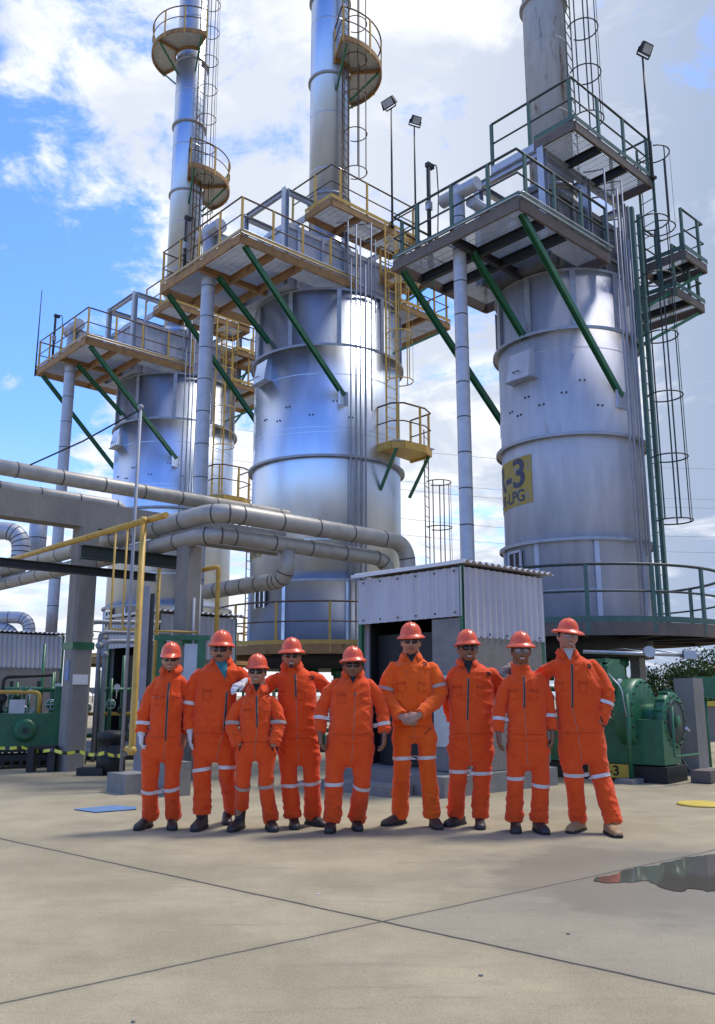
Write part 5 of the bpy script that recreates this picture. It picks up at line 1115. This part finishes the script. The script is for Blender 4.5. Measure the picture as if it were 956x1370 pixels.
# palm faces the thigh when the arm hangs: left of the picture n=+x, thumb forward
HL = lambda glove=None, curl=.85: hd((.05, -.12, -1), (1, .25, 0), -1, curl, glove, .95); HR = lambda glove=None, curl=.85: hd((-.05, -.12, -1), (-1, .25, 0), 1, curl, glove)
def leg(hip, knee, ankle, foot, r, **kw): return dict(hip=hip, knee=knee, ankle=ankle, foot=foot, r=r, **kw)
WB = .032
PEOPLE = [
 dict(Y=8.33, cx=211, label='worker at far left in a cap style hard hat with one white glove', hs=.94, chin=(228.5, 897), sh=((203, 905), (251, 903)), chest=(201, 246, 938), waist=(200, 243, 972), hip=(189.5, 242.5, 1003), crotch=(220, 1019), hatw=14.5, cap=True, yaw=6, skin='skin', glasses='dark', smile=1, shirt='shirt_dark', vee=7, veew=6,
  arms=[dict(p=[(208, 911), (193, 953, -.01), (189, 982, -.05)], r=(11, 9.5, 9), hand=HL('glove')), dict(p=[(246, 911), (248, 950, .12), (246, 984, .12)], hand=HR())],
  legs=[leg((203, 1004), (200, 1056), (197, 1100), (193.5, 1108), (14.5, 12.5, 12), yaw=-12), leg((231, 1004), (229, 1054), (228, 1100), (229.5, 1108), (14, 11.5, 11.5), yaw=14)],
  bands=[(0, 968, WB, 'band_refl'), (2, 1057, WB, 'band_refl'), (3, 1054, WB, 'band_refl')], zip=((229, 913), (225, 990)), badge=None, pockets=((214, 932, 7),)),
 dict(Y=8.38, cx=283, label='tall worker with a moustache and teal shirt, white glove hanging', hs=1.06, chin=(296, 886), sh=((256, 895), (331, 891)), chest=(259, 317, 930), waist=(257, 318, 968), hip=(257, 316, 996), crotch=(290, 1020), hatw=18, yaw=-3, wide=1.08, dep=.145, belly=1.15, skin='skin_tan', moustache=True, shirt='shirt_teal', vee=26, veew=11, zx=8, neck=1.15, cgap=40,
  arms=[dict(p=[(263, 902), (252.5, 942, -.02), (254, 978, -.06)], r=(13, 10.5, 9.5), hand=HL('glove', .35)), dict(p=[(324, 898), (338, 930, .24), (345, 950, .30)])],
  legs=[leg((271, 998), (270.5, 1036), (269, 1092), (268, 1109), (15.5, 13, 12.5), yaw=-8, hem=.13, boot='boot_brown', bs=1.08), leg((303, 998), (303, 1036), (302.5, 1084), (303, 1101), (15, 12.5, 12), yaw=10, hem=.13)],
  bands=[(0, 941, WB, 'band_refl'), (2, 1029, WB, 'band_refl'), (3, 1026, WB, 'band_refl')], zip=((306, 925), (303, 975)), badge=None),
 dict(Y=8.22, cx=343, label='shortest worker with both hands in his pockets', hs=.95, chin=(344, 914), sh=((318, 930), (371, 929)), chest=(319, 365, 955), waist=(320, 363, 982), hip=(314.5, 370, 1006), crotch=(341, 1018), hatw=15.5, yaw=-2, skin='skin', smile=1, shirt='shirt_dark', vee=7, veew=4.5,
  arms=[dict(p=[(322, 936), (308, 968, -.03), (320, 998, -.10)], r=(10, 9.5, 9)), dict(p=[(367, 936), (374, 968, -.03), (365, 999, -.10)], r=(10, 9.5, 9))],
  legs=[leg((328, 1006), (324.5, 1049), (320, 1084), (317.5, 1110), (14, 11.5, 10.5), yaw=-14, hem=.19, bh=.26), leg((356, 1006), (355, 1049), (360, 1099), (362, 1110), (14, 11.5, 11), yaw=16)],
  bands=[(0, 968, WB, 'band_grey'), (1, 967, WB, 'band_grey'), (2, 1052, WB, 'band_grey'), (3, 1050, WB, 'band_grey')], zip=((345, 930), (346, 972)), badge=(359, 931), pockets=((329, 944, 6), (357, 944, 6)), slits=(((326, 990), (321, 1004)), ((361, 990), (366, 1004)))),
 dict(Y=8.45, cx=402, label='worker in shiny glasses with a goatee, arms around both neighbours', hs=1.0, chin=(390, 893), sh=((364, 900), (426, 897)), chest=(370, 424, 930), waist=(373, 424, 972), hip=(371.5, 429, 1006), crotch=(400, 1024), hatw=18, yaw=3, skin='skin_tan', smile=1, goatee=True, glasses='dark', shirt='shirt_grey', vee=6, veew=3,
  arms=[dict(p=[(368, 907, .02), (349, 927, .15), (325, 914, -.12)], r=(12, 10.5, 9), hand=hd((-.6, -.75, -.35), (.2, .5, -.8), 1, .6, 'glove')), dict(p=[(421, 905, .02), (434, 920, .16), (446, 940, .28)], r=(12, 10.5, 9))],
  legs=[leg((386, 1008), (387, 1050), (391, 1099), (393, 1107), (15, 12.5, 12), yaw=8), leg((414, 1008), (417, 1046), (417, 1098), (420, 1104), (15, 12.5, 12.5), yaw=40)],
  bands=[(2, 1050, WB, 'band_refl'), (3, 1046, WB, 'band_refl')], zip=((395.5, 902), (397, 932)), badge=(417, 907), pockets=((380, 912, 7),)),
 dict(Y=8.2, cx=466, label='stocky worker with lowered head, bare hands hanging, dark collar shirt', hs=1.0, chin=(472, 906), sh=((441, 908), (503, 909)), chest=(440, 500, 935), waist=(440, 499, 968), hip=(434.5, 500.5, 1000), crotch=(470, 1025), hatw=18, yaw=0, wide=1.06, dep=.15, belly=1.22, skin='skin_dark', shirt='shirt_dark', vee=16, veew=9, neck=1.1,
  arms=[dict(p=[(447, 914), (430, 948, -.01), (428, 982, -.06)], r=(12, 10.5, 9.5), hand=HL(None, .75)), dict(p=[(497, 915), (511, 948, -.01), (514, 982, -.06)], r=(12, 10, 9.5), hand=HR(None, .75))],
  legs=[leg((450, 1002), (447, 1048), (444, 1100), (442.5, 1112), (16, 13.5, 12.5), yaw=-4), leg((485, 1002), (484, 1050), (477, 1097), (477, 1109), (16, 13, 12.5), yaw=6)],
  bands=[(0, 961, WB, 'band_refl'), (1, 969, WB, 'band_refl'), (2, 1048, WB, 'band_refl'), (3, 1051, WB, 'band_refl')], zip=((475, 926), (475.5, 930)), badge=None),
 dict(Y=8.42, cx=554, label='tallest worker in lighter orange, hands clasped in front', hs=1.06, chin=(549.5, 875), sh=((516, 886), (588, 887)), chest=(522, 581, 920), waist=(525, 578, 962), hip=(524, 584.5, 985), crotch=(552, 994), hatw=18.5, yaw=-3, dep=.14, skin='skin', cloth='orange2', shirt='shirt_dark', vee=10, veew=8, cgap=34,
  arms=[dict(p=[(523, 893), (514.5, 932, -.03), (537, 959, -.22)], r=(13, 12, 9), hand=hd((.85, -.25, -.35), (.1, .9, -.2), 1, .7)), dict(p=[(581, 893), (588, 932, -.03), (560, 957, -.24)], r=(13, 12, 9), hand=hd((-.85, -.2, -.4), (-.1, .9, -.2), -1, .6))],
  legs=[leg((538.5, 986), (538, 1020), (536.5, 1096), (530, 1103), (15.5, 13, 12), yaw=-48, boot='boot_brown'), leg((570, 986), (571, 1020), (579, 1099), (582, 1107), (15.5, 13, 12), yaw=8, boot='boot_brown')],
  bands=[(0, 922, WB, 'band_grey'), (1, 918, WB, 'band_grey'), (2, 1014, WB, 'band_refl'), (3, 1013, WB, 'band_refl')], zip=None, badge=(567, 889), slits=(((577, 972), (566, 982)),), pockets=((537, 899, 7), (566, 899, 7))),
 dict(Y=8.42, cx=626, label='broad smiling worker in dark sunglasses with hands behind his neighbours', hs=1.04, chin=(625, 884), sh=((599, 893), (669, 896)), chest=(599, 661, 925), waist=(600, 660, 965), hip=(599, 660, 1000), crotch=(629, 1024), hatw=17.5, yaw=4, dep=.15, belly=1.12, wide=1.05, skin='skin_dark', smile=1, shirt='shirt_dark', vee=18, veew=8, neck=1.1,
  arms=[dict(p=[(605, 900, .0), (601, 940, .10), (606, 965, .20)], r=(13, 11, 9.5)), dict(p=[(662, 901, .0), (672, 938, .16), (690, 955, .26)], r=(13, 11, 9.5))],
  legs=[leg((613.5, 1002), (612.5, 1036), (613, 1096), (611, 1104), (15.5, 13, 12.5), yaw=-42), leg((645, 1002), (644.5, 1038), (644, 1098), (642, 1107), (15.5, 13, 12), yaw=-6)],
  bands=[(2, 1031, WB, 'band_refl'), (3, 1034, WB, 'band_refl')], zip=((624, 908), (622, 962)), badge=(651, 902)),
 dict(Y=8.18, cx=706, label='slim worker in clear safety glasses with collarless coverall, bare hands hanging', hs=1.02, chin=(696.5, 887), sh=((674, 904), (728, 901)), chest=(677, 731, 930), waist=(678, 731, 968), hip=(677, 734, 1000), crotch=(704, 1030), hatw=19, yaw=-4, skin='skin_dark', smile=1, glasses='clear', collar=False, shirt=None,
  arms=[dict(p=[(679, 909), (668, 946, 0), (666.5, 981, -.04)], r=(11, 9.5, 9), hand=HL(None, .5)), dict(p=[(724, 906), (734, 946, 0), (738.5, 979, -.04)], r=(11, 9.5, 9), hand=HR(None, .6))],
  legs=[leg((691, 1002), (689.5, 1042), (690, 1101), (690, 1112), (15, 13, 12.5), yaw=-10, bs=1.04), leg((720, 1002), (723, 1046), (723, 1103), (722, 1113), (15, 13, 13), yaw=6, bs=1.04)],
  bands=[(0, 962, WB, 'band_refl'), (1, 958, WB, 'band_refl'), (2, 1040, WB, 'band_refl'), (3, 1050, WB, 'band_refl')], zip=((698, 905), (697.5, 946)), badge=None),
 dict(Y=8.2, cx=785, label='tall worker at far right in eyeglasses and tan boots, one hand in pocket', hs=.97, chin=(759, 867), sh=((733, 883), (800, 881)), chest=(741, 806, 920), waist=(745, 805, 965), hip=(746, 812, 998), crotch=(776, 1022), hatw=21, yaw=8, tilt=4, wide=1.13, dep=.14, skin='skin', smile=.6, glasses='clear', shirt='shirt_grey', vee=12, veew=7,
  arms=[dict(p=[(737, 890, .02), (718, 912, .22), (680, 893, .12)], r=(12, 11, 9), hand=hd((-.55, -.8, -.25), (.2, .4, -.9), 1, .6, 'glove_dark')), dict(p=[(796, 889), (813, 932, -.03), (802, 968, -.10)], r=(12.5, 11.5, 10))],
  legs=[leg((763, 1000), (767.5, 1038), (776, 1100), (773, 1112), (16, 14, 12), yaw=-38, boot='boot_tan', bs=1.05), leg((795, 1000), (803, 1038), (816, 1105), (818, 1117), (16, 14, 12.5), yaw=4, boot='boot_tan', bs=1.05)],
  bands=[(1, 942, WB, 'band_refl'), (2, 1036, WB, 'band_refl'), (3, 1038, WB, 'band_refl')], zip=((761, 889), (760.5, 946)), badge=(784, 892), slits=(((797, 958), (803, 972)),)),
]
for q in PEOPLE: person(q)
